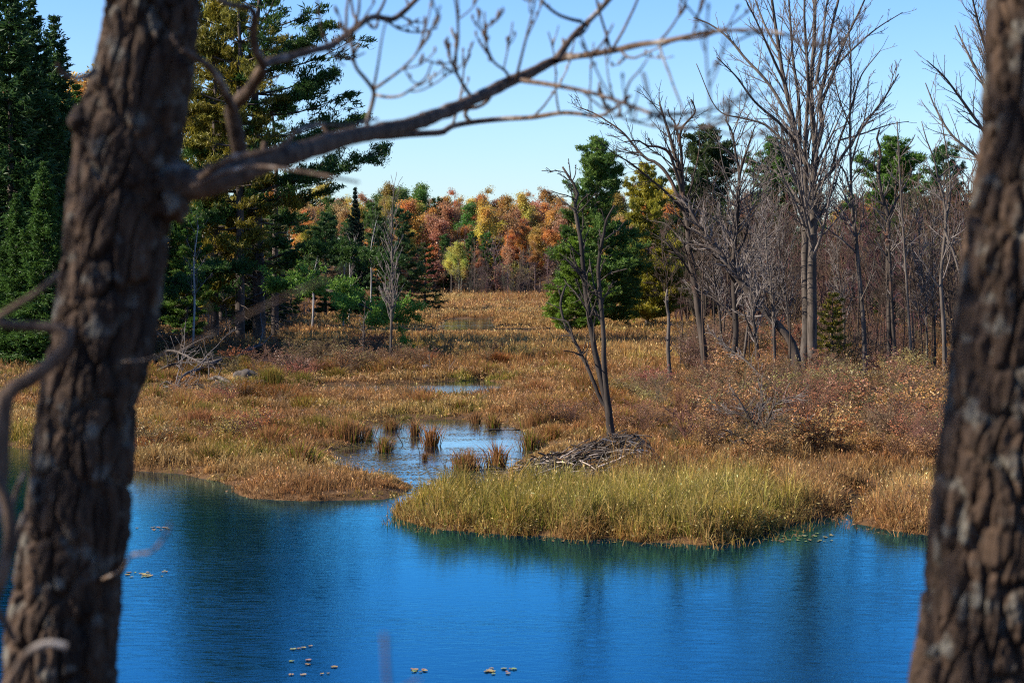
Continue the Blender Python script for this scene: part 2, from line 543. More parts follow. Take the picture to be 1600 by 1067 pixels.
def grass_field(name, n, y0, y1, keep, height, colour, width=1., lean=.35, k=.33, tuft=.0, tr=.28, per=36, heads=.07, gap=.34):
    """blades spread over the ground; a share of them gathers in tufts that fan outwards"""
    nt = int(n * tuft)
    x, y = scatter(rng, n - nt, y0, y1, k)
    dr = np.zeros((len(x), 3))
    hm = np.full(len(x), .72 if nt else 1.)
    tc = np.full(len(x), -1.)
    if nt:
        m_ = nt // per
        tx, ty = scatter(rng, m_, y0, y1, k)
        r_ = tr * rng.uniform(.5, 1.5, m_) * (ty / 55.) ** .5
        ii = rng.integers(0, m_, nt)
        a = rng.uniform(0, 6.283, nt)
        q = np.abs(rng.normal(0, .55, nt))
        x2, y2 = tx[ii] + np.cos(a) * q * r_[ii], ty[ii] + np.sin(a) * q * r_[ii]
        d2 = np.stack([np.cos(a), np.sin(a), 0 * a], -1) * (.42 * np.clip(q, 0, 1.3))[:, None]
        th = rng.uniform(.75, 1.35, m_)[ii] * (1 - .25 * np.clip(q, 0, 1.5))
        tcol = rng.uniform(0, 1, m_)[ii]
        x, y = np.concatenate([x, x2]), np.concatenate([y, y2])
        dr = np.concatenate([dr, d2]); hm = np.concatenate([hm, th]); tc = np.concatenate([tc, tcol])
    s = shore(x, y)
    m = (s > np.where(rng.uniform(size=len(x)) < .05, -.75, -.12)) & keep(x, y, s)
    x, y, s, dr, hm, tc = x[m], y[m], s[m], dr[m], hm[m], tc[m]
    h = height(x, y, s) * hm
    gs = .8 * (np.mean(y) / 55.)
    hole = fbm2(x, y, gs, 81)
    h = h * (.55 + .45 * sstep(gap - .04, gap + .10, hole))
    m = (h > .05) & ((hole > gap) | (rng.uniform(size=len(h)) < .35))
    x, y, s, h, dr, tc = x[m], y[m], s[m], h[m], dr[m], tc[m]
    z = terr(x, y)
    w = .0145 * (np.maximum(y, 40) / 45.) ** .9 * rng.uniform(.6, 1.3, len(x)) * width
    cb, ct = colour(x, y, s)
    v = rng.uniform(.62, 1.3, len(x))[:, None] * np.where(tc >= 0, .62 + .75 * tc, 1.)[:, None]
    warm = np.where(tc >= 0, (tc * 7.3) % 1. - .5, 0)[:, None] * np.array([[.22, 0, -.2]])
    v = v * (1 + warm)
    pat = fbm2(x, y, 3.2 * (np.mean(y) / 60.), 71)
    pale = (.55 * sstep(.52, .66, pat))[:, None]; rus = (.5 * sstep(.46, .34, pat))[:, None]
    lum = ct.mean(1, keepdims=True)
    ct = ct * (1 - pale) + pale * (STRAW * .95) * (lum / .25).clip(.6, 1.2)
    ct = ct * (1 - rus) + rus * (RUST * .85)
    mb = MB()
    blades(mb, rng, np.stack([x, y, np.maximum(z, -.05) - .03], -1), h * rng.uniform(.6, 1.12, len(x)), w, cb * v, ct * v, lean * (1 + .9 * (s < .35)), dr, heads)
    o = link(name, mb.mesh(name, M_GRASS, False))
    return tag(o, kind='stuff')

# 1 the green sedge bank in front
def bank_keep(x, y, s):
    return (y < back_of_bank(x)) & (x > -2.6) & (y > 30)
def bank_h(x, y, s):
    return (.56 + .32 * fbm2(x, y, 1.3, 21)) * np.maximum(sstep(-.3, .9, s + .25), .35) * (1 - .42 * sstep(5.5, 9, x)) + .12
def bank_c(x, y, s):
    g = sstep(.30, .58, fbm2(x, y, 2.6, 22) + .10 - .3 * sstep(4.5, 7.5, x) - .10 * sstep(0, 1, .8 - s))
    r = rng.uniform(0, 1, len(x))
    base = mixc(BROWN, GREEN, np.clip(g * 1.1, 0, 1))
    base = np.where((r < .22)[:, None], TAN * .8, base)
    tip = mixc(TAN, OLIVE * 1.05, g * .85)
    tip = np.where((r > .66)[:, None], STRAW * .95, tip)
    low = (sstep(.6, 0, s) > rng.uniform(0, 1.3, len(x)))[:, None]
    base = np.where(low, RUST * .9, base)
    return base, tip
o = grass_field('sedge_bank', 380000, 34, 50, bank_keep, bank_h, bank_c, 1.0, .5, tuft=.55, tr=.22)
tag(o, 'green and gold sedge standing along the near bank of the pond', 'sedge')

# 2 the left marsh and the middle band
def left_keep(x, y, s):
    lim = np.interp(y, [40, 50, 60, 92, 96], [-1.8, -1.0, 1.5, 3, 3])
    return (y < 97) & (x < lim) & (y > 40)
def left_h(x, y, s):
    pond = sstep(1.2, 3.2, np.hypot((x + 2.2) / 2.6, (y - 57) / 8.5))
    return (.20 + .50 * fbm2(x, y, 1.5, 31) ** 1.3) * sstep(-.3, .8, s + .2) * (.45 + .55 * sstep(.2, 2.0, s + 1.6 * pond)) * (1 - .6 * (x < -6) * sstep(86, 90, y)) + .06
def left_c(x, y, s):
    g = sstep(.50, .68, fbm2(x, y, 2.4, 32))
    r = rng.uniform(0, 1, len(x))
    base = mixc(BROWN, GREEN * .9, g * .9)
    tip = mixc(TAN, OLIVE, g * .8)
    tip = np.where((r > .68)[:, None], GOLD, tip)
    tip = np.where((r < .22)[:, None], RUST * 1.35, tip)
    return base, tip
o = grass_field('marsh_grass', 620000, 42, 97, left_keep, left_h, left_c, 1.0, .5, tuft=.6)
tag(o, 'golden brown marsh grass on the left side of the pond', 'marsh grass')

# 3 right flat between pond, lodge and bare trees
def right_keep(x, y, s):
    lim = np.interp(y, [40, 50, 60, 92, 96], [-1.8, -1.0, 1.5, 3, 3])
    return (x >= lim) & (y > back_of_bank(x) - .5) & (y < 120)
def right_h(x, y, s):
    lodge = sstep(2.6, 1.2, np.hypot((x - .9) / 1.0, (y - 46.6) / 1.0))
    front = .95 * sstep(1.6, .5, np.hypot((x - 2.9) / 1.0, y - 44.0))
    return ((.20 + .42 * fbm2(x, y, 1.7, 41) + front) * sstep(-.3, .8, s + .2) * (.5 + .5 * sstep(.2, 2.2, s)) + .05) * (1 - .75 * lodge)
def right_c(x, y, s):
    g = sstep(.55, .72, fbm2(x, y, 2.2, 42)) * (1 - .6 * sstep(4, 8, x))
    r = rng.uniform(0, 1, len(x))
    base = mixc(BROWN, GREEN * .8, g)
    tip = mixc(TAN * .9, OLIVE, g * .7)
    tip = np.where((r > .72)[:, None], GOLD, tip)
    tip = np.where((r < .36)[:, None], RUST * 1.2, tip)
    return base, tip
o = grass_field('tussock_grass', 480000, 42, 120, right_keep, right_h, right_c, 1.0, .55, tuft=.6)
tag(o, 'rusty brown rough grass under the shrubs right of the lodge', 'marsh grass')

# 4 the wide far marsh
def far_keep(x, y, s):
    return (y >= 97) & (x > left_edge(y) - 3) & (x < right_edge(y) + 6) & ((y > 120) | (x < 12))
def far_h(x, y, s):
    t = .42 + .5 * fbm2(x, y, 5, 51)
    reeds = 1.2 * sstep(.25, .9, (y - 285) / 50.) * (fbm2(x, y, 12, 53) > .35)
    fr = 1 - .85 * (sstep(20, 4, np.abs(y - 166)) * sstep(11, 6, np.abs(x + 4)))       # low sward in front of the far pool
    t = t * (1 - .65 * sstep(-9, -11, x) * sstep(116, 110, y))
    return (t * fr + reeds) * sstep(-.3, 1.2, s + .2) + .06
def far_c(x, y, s):
    g = sstep(.60, .78, fbm2(x, y, 6, 52)) * sstep(240, 110, y)
    r = rng.uniform(0, 1, len(x))
    pale = sstep(.42, .62, fbm2(x, y * .35, 8, 54))
    base = mixc(BROWN * 1.1, OLIVE * .8, g)
    tip = mixc(RUST * 1.35, GOLD * .92, np.clip(pale * .85 + .25, 0, 1))
    tip = mixc(tip, OLIVE, g * .7) if False else tip * (1 - .6 * g[:, None]) + OLIVE * (.6 * g[:, None])
    tip = np.where((r > .76)[:, None], STRAW * .95, tip)
    return base, tip
o = grass_field('far_marsh_grass', 620000, 97, 352, far_keep, far_h, far_c, .95, .5, k=.3, tuft=.5, tr=.4, per=24)
tag(o, 'orange brown grass of the wide marsh beyond the bare trees', 'marsh grass')

# 5 litter and low growth on the floors of the woods
def floor_keep(x, y, s):
    return ((x <= left_edge(y) - 1) | (x >= right_edge(y) + 4)) & (y > 62)
def floor_c(x, y, s):
    r = rng.uniform(0, 1, len(x))
    return np.tile(BROWN * .8, (len(x), 1)), mixc(RUST, TAN * .7, r)
o = grass_field('undergrowth', 200000, 70, 400, floor_keep, lambda x, y, s: .25 + .5 * fbm2(x, y, 3, 61), floor_c, 1.5, .7, k=.42)
tag(o, 'red brown fallen leaves and dead fern on the floor of the woods', 'undergrowth')

# single tussocks standing in the shallow pond
def tussock_mesh(seed, n, rad, h, green):
    r = np.random.default_rng(seed)
    mb = MB()
    q = np.abs(r.normal(0, .5, n)) * rad
    a = r.uniform(0, 6.283, n)
    B = np.stack([q * np.cos(a), q * np.sin(a), 0 * q - .08], -1)
    drift = np.stack([np.cos(a), np.sin(a), 0 * a], -1) * (q / rad * .5)[:, None]
    g = r.uniform(0, 1, n) < green
    cb = np.where(g[:, None], GREEN * .8, BROWN)
    ct = np.where((r.uniform(0, 1, n) < .5)[:, None], TAN, RUST * 1.2)
    ct = np.where(g[:, None], OLIVE, ct)
    v = r.uniform(.7, 1.2, n)[:, None]
    blades(mb, r, B, h * r.uniform(.5, 1.1, n), .024 * r.uniform(.6, 1.2, n), cb * v, ct * v, .35, drift)
    return mb.mesh('tussock', M_GRASS, False)

TUSS = [tussock_mesh(1, 420, .5, .75, .15), tussock_mesh(2, 300, .35, .85, .3), tussock_mesh(3, 700, .8, .95, .1), tussock_mesh(4, 160, .2, .7, .05)]
tuss = [  # px, py(base), variant, scale, label
    (600, 706, 1, .70, 'small upright grass tuft alone in the pond left of the forked stick'),
    (648, 680, 3, .95, 'thin tuft at the back of the pond, the leftmost of two thin ones'),
    (673, 697, 3, 1.15, 'tall thin rust tuft in the middle of the pond'),
    (612, 671, 0, .62, 'low wide tuft near the back left shore of the pond'),
    (730, 735, 0, .95, 'wide dark grass tuft in the front of the pond, left of the lodge'),
    (778, 730, 3, 1.2, 'rusty reed tuft touching the left end of the stick lodge'),
    (829, 703, 1, .9, 'golden tuft on the pond shore just above the stick lodge'),
    (540, 690, 2, .85, 'big tan tussock at the left corner of the pond'),
    (494, 683, 2, .72, 'dark green brown tussock left of the big tan one'),
    (575, 684, 3, .8, 'short tuft in the water beside the big tan tussock'),
    (664, 718, 3, .38, 'tiny tuft stub near the middle of the pond'),
    (770, 668, 1, .7, 'yellowish tuft at the back right shore of the pond'),
    (835, 672, 0, .9, 'orange gold tussock on the right shore of the pond'),
    (862, 690, 2, .6, 'brown tussock between the pond and the dead forked tree'),
    (745, 662, 3, .8, 'small tan tuft on the back shore of the pond'),
    (425, 603, 2, .95, 'pale tan tussock left of the channel beside green grass'),
    (472, 605, 0, 1.2, 'bright green tuft on the channel shore under the pine'),
    (240, 632, 1, 1.0, 'tan tuft on the channel shore beside the big trunk'),
    (283, 634, 2, .62, 'rounded tan tussock by the brush pile channel'),
    (356, 618, 3, 1.2, 'lonely tan tuft by the channel left of the green tufts'),
]
for px, py, k, s, lab in tuss:
    p = gp(px, py)
    o = link('grass_tussock', TUSS[k])
    o.location = (p[0], p[1], max(0.0, float(terr(p[0:1], p[1:2])[0])))
    o.rotation_euler.z = px * 1.7
    o.scale = (s, s, s)
    o.color = (.72, 1.0, .6, 1) if 'green' in lab else (1, .92, .8, 1) if 'rust' in lab or 'brown' in lab else (1, 1, 1, 1)
    tag(o, lab, 'grass tussock', 'grass tussocks in and around the pond')

# ------------------------------------------------------------------ the two big trunks in front
def front_trunk(name, label, cx, cy_hw, Y, seed, amp=.021):
    """cx: (row, centre, half width) rows in photo pixels; a thick bark-covered trunk at distance Y"""
    a = np.array(cy_hw, float)
    c = at(a[:, 1], a[:, 0], Y)
    r = a[:, 2] * Y / F_PX
    base = c[-1] + (c[-1] - c[-2]) * 0
    order = np.argsort(c[:, 2])
    c, r = c[order], r[order]
    # down to the ground and up past the frame
    d0 = norm(c[0] - c[2]); gz = float(terr(np.array([c[0][0]]), np.array([c[0][1]]))[0])
    k = (c[0][2] - gz + .15)
    c = np.concatenate([[c[0] + np.array([d0[0] * k * .6, 0, -k])], c]); r = np.concatenate([[r[0] * 1.45], r])
    d1 = norm(c[-1] - c[-3])
    c = np.concatenate([c, [c[-1] + d1 * 1.2, c[-1] + d1 * 3.2]]); r = np.concatenate([r, [r[-1] * .95, r[-1] * .6]])
    P, R = resample(c, r, 620)
    ns = 340
    th = np.linspace(0, 2 * math.pi, ns, endpoint=False)
    T = norm(np.gradient(P, axis=0))
    A = norm(np.cross(T, np.array([0, 1., 0.05]))); B = np.cross(T, A)
    zz = P[:, 2][:, None] + 0 * th[None]
    tw = th[None] + .06 * zz
    q = np.stack([np.cos(tw) * R.mean() , np.sin(tw) * R.mean(), zz], -1).reshape(-1, 3)
    wob = vn(q * np.array([9, 9, 3.5]), seed) - .5
    q2 = q + wob[:, None] * .07
    def plates(ncell, cz, sd, warp):
        """cracked plates round the trunk: distance to the nearest crack, 0 at cracks"""
        wn1 = vn(q * np.array([14, 14, 9]), sd) - .5; wn2 = vn(q * np.array([12, 12, 5]), sd + 1) - .5
        u = (np.broadcast_to(th[None] + .05 * zz, zz.shape).ravel() / (2 * math.pi)) * ncell + wn1 * warp
        v = zz.ravel() / cz + wn2 * warp * 1.3
        iu, iv = np.floor(u), np.floor(v)
        f1 = np.full(u.shape, 9.); f2 = np.full(u.shape, 9.)
        for a_ in (-1, 0, 1):
            for b_ in (-1, 0, 1):
                cu, cv = iu + a_, iv + b_
                hx = _hash(np.mod(cu, ncell), cv, 0 * cu, sd + 3); hy = _hash(np.mod(cu, ncell), cv, 0 * cu + 1, sd + 5)
                d_ = np.hypot(u - cu - hx, (v - cv - hy))
                f2 = np.where(d_ < f1, f1, np.minimum(f2, d_)); f1 = np.minimum(f1, d_)
        return f2 - f1
    nc = int(round(2 * math.pi * R.mean() / .055))
    e1 = plates(nc, .17, seed + 20, .9); e2 = plates(nc * 2, .07, seed + 40, 1.1)
    n2 = vn(q2 * np.array([60, 60, 16]), seed + 2); n3 = vn(q * np.array([120, 120, 70]), seed + 3)
    big = vn(q * np.array([5, 5, 2.2]), seed + 4) - .5
    lift = vn(q * np.array([11, 11, 5]), seed + 7)
    disp = amp * ((sstep(0, .22, e1) - .8) * (.65 + .7 * lift) + .38 * (sstep(0, .2, e2) - .75) + .45 * (n2 - .5) + .35 * (n3 - .5)) + .012 * big - .004
    disp = disp.reshape(len(P), ns)
    rad = R[:, None] + disp
    V = P[:, None] + rad[..., None] * (np.cos(th)[None, :, None] * A[:, None] + np.sin(th)[None, :, None] * B[:, None])
    idx = np.arange(len(P) * ns).reshape(len(P), ns)
    qd = np.stack([idx[:-1], np.roll(idx[:-1], -1, 1), np.roll(idx[1:], -1, 1), idx[1:]], -1).reshape(-1, 4)
    root = thing(name, label, 'tree', tuple(c[0]))
    mb = MB(); mb.add(local(V.reshape(-1, 3), c[0]), qd)
    link('trunk', mb.mesh('trunk', M_FRONTBARK), root)
    return root, c[0]

LT, LT0 = front_trunk('maple_tree', 'thick furrowed trunk at the left with a long bare limb reaching over the pond', None,
    [(-60, 244, 70), (0, 239, 71), (100, 226, 74), (200, 204, 82), (280, 192, 81), (400, 177, 81), (530, 160, 79), (633, 136, 76), (733, 126, 79), (833, 119, 80), (900, 108, 82), (1000, 98, 86), (1067, 94, 88), (1120, 90, 92)], 5.6, 3)
RT, RT0 = front_trunk('maple_tree', 'thick dark bark trunk cut off by the right edge of the photo', None,
    [(-60, 1661, 108), (0, 1655, 110), (100, 1654, 110), (200, 1649, 110), (270, 1637, 110), (400, 1617, 113), (530, 1603, 114), (640, 1592, 114), (760, 1575, 116), (900, 1561, 114), (1000, 1552, 114), (1067, 1541, 118), (1120, 1537, 120)], 5.0, 17, .024)

# burl under the limb
rb = np.random.default_rng(5)
Yl = 5.6
limb_px = [(225, 268), (262, 280), (300, 289), (330, 286), (370, 270), (400, 256), (450, 243), (500, 228), (545, 214), (590, 206), (640, 195), (680, 181), (720, 165), (760, 146), (800, 126), (830, 114), (855, 100), (880, 90), (905, 88), (960, 79), (1000, 70), (1040, 65), (1100, 52), (1140, 48), (1190, 47), (1240, 56)]
limb_w = [56, 38, 27, 22, 21, 20, 18, 16, 15, 14, 12, 11, 10, 9.5, 9, 9, 7, 6.5, 5, 5, 4.6, 4.2, 3.5, 3, 2.2, 1.4]
limb_dy = [0, -.05, .1, .5, 1.1, 1.7, 2.0, 1.6, .9, .3]

def limb(px, w, Y, dy, m=60):
    P = trace(px, Y, dy)
    R = np.array(w) * P[:, 1] / F_PX
    return resample(P, R, m)

limbs = [limb(limb_px, limb_w, Yl, limb_dy, 150)]
def sub(px, w0, w1, Y, dy=None, m=40):
    w = np.linspace(w0, w1, len(px))
    return limb(px, w, Y, dy, m)
limbs += [
    sub([(868, 96), (880, 78), (895, 58), (915, 38), (938, 15), (962, -12), (985, -40)], 6, 3.5, 7.2, [0, .2, .3]),
    sub([(575, 212), (600, 214), (640, 210), (690, 207), (705, 198), (740, 191), (790, 186), (830, 184), (875, 177), (905, 178), (935, 182), (960, 170), (985, 150)], 6, 2.2, 7.2, [0, .4, .6, .3, -.4], 60),
    sub([(815, 126), (850, 131), (890, 138), (930, 147), (970, 160), (1010, 175), (1050, 195), (1085, 200), (1115, 196), (1140, 175)], 4, 1.8, 7.1, [0, -.6, -1.4, -2]),
    sub([(378, 262), (374, 235), (368, 205), (362, 172), (372, 158), (390, 142), (402, 120), (412, 103)], 14, 8, 6.1, [0, -.1, -.3], 50),
    sub([(412, 103), (404, 88), (397, 70), (396, 45), (398, 25), (388, 12), (360, 8), (335, -5)], 8, 4, 5.8, [0, -.3]),
    sub([(410, 103), (425, 95), (450, 90), (490, 79), (520, 70), (552, 47), (575, 30), (590, 27), (612, 31), (632, 18), (655, -5)], 7, 4, 5.85, [0, .4, 1.2, 1.4], 60),
    sub([(364, 172), (352, 145), (340, 122), (325, 103), (305, 90), (285, 78)], 8, 4, 5.8, [0, -.4]),
    sub([(312, 280), (335, 262), (365, 246), (400, 240), (430, 234), (452, 220), (465, 205), (500, 195), (540, 196), (590, 186)], 6, 2, 5.5, [0, -.3, -.2, .4]),
    sub([(300, 292), (380, 262), (450, 265), (510, 275), (560, 285)], 4, 2, 5.4, [0, -.6]),
    sub([(573, 205), (575, 185), (582, 160), (584, 143), (572, 125), (556, 105), (551, 80), (552, 50), (560, 20), (562, -10)], 4, 2, 6.9, [0, -.4]),
    sub([(584, 140), (610, 122), (635, 102), (655, 78), (672, 50), (688, 10)], 2.6, 1.4, 6.8, [0, -.8]),
    sub([(584, 148), (605, 152), (625, 150), (645, 138), (665, 122), (676, 95)], 2.6, 1.4, 6.9, [0, -.8]),
    sub([(584, 136), (590, 105), (597, 60), (605, 25)], 2.2, 1.2, 6.9, [0, -1]),
    sub([(735, 150), (722, 130), (710, 105), (712, 85), (716, 60), (714, 20), (710, -5)], 3, 1.6, 7.3, [0, -.9]),
    sub([(735, 190), (727, 180), (732, 170), (745, 168), (760, 160), (770, 145)], 3.5, 2.5, 7.4),
    sub([(806, 124), (812, 100), (822, 60), (832, 20), (838, -10)], 2.6, 1.4, 7.3, [0, -1]),
    sub([(798, 128), (790, 112), (770, 95), (758, 60), (757, 20)], 2.6, 1.4, 7.3, [0, -1]),
    sub([(908, 34), (890, 30), (870, 22), (850, 5), (846, -8)], 3.2, 2, 7.4, [0, -.6]),
    sub([(585, 28), (595, 15), (604, -5)], 3, 2, 7.2), sub([(512, 72), (503, 50), (498, 20), (496, -5)], 2.6, 1.4, 6.8, [0, -.8]),
    sub([(330, 288), (315, 270), (330, 255)], 5, 3, 5.6),
    sub([(520, 222), (512, 208), (505, 196)], 5, 4, 7.0, None, 8), sub([(415, 250), (412, 236), (414, 222)], 6, 4, 6.6, None, 8),
    sub([(148, 112), (128, 122), (108, 120), (95, 112), (90, 102)], 5, 3.5, 5.2, [0, -.3]),
    sub([(1190, 47), (1160, 60), (1140, 72)], 2, 1.2, 5.9),
    sub([(925, 84), (940, 70), (952, 50), (958, 38)], 2.2, 1.3, 7.0, [0, -.5]),
    sub([(975, 158), (983, 130), (1000, 110), (1012, 92)], 2, 1.2, 6.6, [0, -.5]),
]
mb = MB()
P0 = limbs[0]
nz = 1 + .14 * (vn(P0[0] * 14, 4) - .5) * 2 + .10 * (vn(P0[0] * 40, 5) - .5)
tubes(mb, local(P0[0], LT0), P0[1] * nz, 14)
o_limb = link('limb', mb.mesh('limb', M_LIMB), LT)
for Pq, Rq in limbs[1:]:
    mb = MB()
    tubes(mb, local(Pq, LT0), Rq * (1 + .12 * (vn(Pq * 22, 6) - .5)), 9)
    link('branch', mb.mesh('branch', M_LIMB), LT)
# fine budding twigs on the outer branches
allp = [resample(p, r, 30) for p, r in limbs[1:5] + limbs[6:8] + limbs[10:20]] + [resample(limbs[0][0][70:], limbs[0][1][70:], 30)]
PP = np.stack([a for a, b in allp]); RR = np.stack([b for a, b in allp])
T1, R1 = grow(rb, PP, RR, 70, .25, 1, .26, .85, 1.0, .09, 7, .5, .0026)
T2, R2 = grow(rb, T1, R1, 90, .25, 1, .42, .6, .8, .10, 5, .7, .0022)
mb = MB()
tubes(mb, local(T1, LT0), R1, 5); tubes(mb, local(T2, LT0), R2, 5)
buds = np.concatenate([T1[:, 2:].reshape(-1, 3), T2[:, 1:].reshape(-1, 3)])
buds = buds[rb.uniform(size=len(buds)) < .4]
bd = np.stack([buds - [0, 0, .004], buds + [0, 0, .008], buds + [0, 0, .016]], 1)
tubes(mb, local(bd, LT0), np.tile([.003, .0055, .0015], (len(bd), 1)), 5)
tag(link('twigs', mb.mesh('twigs', M_LIMB), LT), kind='stuff')
# swollen collar below the limb and old branch stubs
def lump(mb, c, rx, ry, rz, seed, k=.25):
    u, v = np.meshgrid(np.linspace(0, 2 * math.pi, 28, endpoint=False), np.linspace(.02, math.pi - .02, 16))
    d = np.stack([np.cos(u) * np.sin(v), np.sin(u) * np.sin(v), np.cos(v)], -1).reshape(-1, 3)
    rr_ = 1 + k * (vn(d * 2.5 + seed, seed) - .5) * 2
    idx = np.arange(16 * 28).reshape(16, 28)
    q = np.stack([idx[:-1], idx[1:], np.roll(idx[1:], -1, 1), np.roll(idx[:-1], -1, 1)], -1).reshape(-1, 4)
    mb.add(np.asarray(c) + d * rr_[:, None] * np.array([rx, ry, rz]), q)
for (px, py, rx, rz) in [(272, 318, .045, .055), (128, 190, .035, .05), (262, 285, .05, .045)]:
    mb = MB(); lump(mb, local(at(px, py, 5.55), LT0), rx, .06, rz, px)
    link('burl', mb.mesh('burl', M_FRONTBARK), LT)

# ------------------------------------------------------------------ leafless bush at the lower left, very near
def front_bush(label, tr, seed, base_px):
    b = at(*base_px)
    gz = float(terr(np.array([b[0]]), np.array([b[1]]))[0])
    o = (b[0], b[1], gz)
    root = thing('leafless_bush', label, 'bush', o, None)
    for px, w0, w1, Y, dy in tr:
        P, R = sub(px, w0, w1, Y, dy)
        mb = MB(); tubes(mb, local(P, o), R, 9)
        link('stem', mb.mesh('stem', M_LIMB), root)
    return root
front_bush('grey crooked bare branches beside the thick left trunk', [
    ([(-60, 1330), (-45, 1150), (-25, 900), (-5, 720), (2, 660), (8, 620), (16, 608), (40, 598), (75, 572), (98, 552), (107, 528), (100, 513), (60, 511), (20, 508), (-20, 500)], 17, 7, 4.3, [0, 0]),
    ([(-10, 800), (0, 740), (2, 690), (6, 640), (12, 612)], 14, 13, 4.32, [0]),
    ([(-40, 1000), (-10, 930), (5, 890), (16, 840), (12, 790), (0, 760), (-10, 740)], 12, 9, 4.2, [0]),
    ([(40, 735), (26, 765), (20, 790), (12, 805)], 4, 4, 4.6, [0]),
    ([(40, 800), (30, 830), (18, 860), (8, 880), (-10, 900)], 5, 6, 4.6, [0]),
    ([(105, 1010), (75, 1005), (45, 1020), (25, 1050), (12, 1090), (5, 1300)], 6, 9, 3.6, [0]),
    ([(22, 1000), (10, 975), (-8, 950)], 5, 7, 4.2, [0]),
    ([(95, 425), (60, 455), (25, 478), (-10, 500)], 4, 5, 4.0, [0]),
], 1, (-60, 1200, 4.3))
front_bush('pale blurred stalk standing at the bottom edge over the water', [
    ([(612, 1500), (608, 1120), (604, 1050), (602, 1005), (600, 990)], 3.4, 3.4, 2.4, [0]),
    ([(606, 1090), (640, 1070), (655, 1062)], 2.4, 2.4, 2.4, [0]),
], 3, (612, 1500, 2.4))
for pts, w0, w1, Y, dy in [([(190, 565), (235, 560), (310, 532), (380, 494), (440, 466), (500, 440), (545, 418)], 1.1, .8, 5.5, [0, -2.2, -3.1]),
                           ([(318, 528), (330, 500), (326, 476)], 1.4, 1.2, 3.6, [0, -.3]),
                           ([(160, 905), (190, 890), (205, 868), (235, 862), (255, 842), (266, 818)], 3, 2, 5.5, [0, -1.6, -2.2])]:
    Pq, Rq = sub(pts, w0, w1, Y, dy)
    mb = MB(); tubes(mb, local(Pq, LT0), Rq, 8)
    link('branch', mb.mesh('branch', M_LIMB), LT)

# ------------------------------------------------------------------ kinds of wood trees (built once, then copied)
class Kind:
    def __init__(s, h, parts):
        s.h, s.parts = h, parts          # parts: [(name, mesh)]

def place(kind, name, label, cat, group, loc, h, rot, color=(1, 1, 1), bark=(1, 1, 1), wide=1.0):
    root = thing(name, label, cat, tuple(loc), group)
    sc = h / kind.h
    root.rotation_euler = (0, 0, rot)
    root.scale = (sc * wide, sc * wide, sc)
    for pn, me in kind.parts:
        o = bpy.data.objects.new(pn, me)
        COL.objects.link(o)
        o.parent = root
        c = bark if pn in ('trunk', 'limbs', 'stems') else color
        o.color = (*c, 1)
        if pn == 'limbs': o['kind'] = 'stuff'
    return root

def bare_kind(seed, h, n1=16, spread=.32, trunk_r=.10, fork=.25, n3=220, stems=1, rmin=.014, up=.6):
    r = np.random.default_rng(seed)
    m = 10
    t = np.linspace(0, 1, m)
    P, R = [], []
    for s in range(stems):
        a = r.uniform(0, 6.28)
        ln = r.uniform(.04, .16) * h if stems > 1 else .02 * h
        wob = np.stack([vn(np.stack([t * 5, t * 0 + k * 5 + s * 3, t * 0 + seed], -1), seed) - .5 for k in (0, 1)], -1) * .08 * h
        p = np.concatenate([wob * t[:, None] + np.array([[math.cos(a), math.sin(a)]]) * (ln * t ** 1.2)[:, None], (t * h * r.uniform(.8, 1))[:, None]], 1)
        p[0, 2] = -.15
        P.append(p); R.append((trunk_r * (1 - t) ** .9 + .016))
    P, R = np.array(P), np.array(R)
    A, RA = grow(r, P, R, n1, fork, .97, spread, .75, up, .1, 8, .5, .018, .55)
    B, RB = grow(r, A, RA, n1 * 4, .2, 1, .45, .7, up * .6, .12, 6, .6, rmin, .4)
    Cc, RC = grow(r, B, RB, n3, .2, 1, .5, .7, up * .5, .12, 5, .7, rmin, .4)
    mb = MB(); tubes(mb, P, R, 7)
    trunk = mb.mesh('trunk', M_FARBARK)
    mb = MB(); tubes(mb, A, RA, 4); tubes(mb, B, RB, 4); tubes(mb, Cc, RC, 3, cap=False)
    return Kind(h, [('trunk', trunk), ('limbs', mb.mesh('limbs', M_FARBARK))])

# ------------------------------------------------------------------ bare trees with traced main limbs
HR = np.random.default_rng(77)

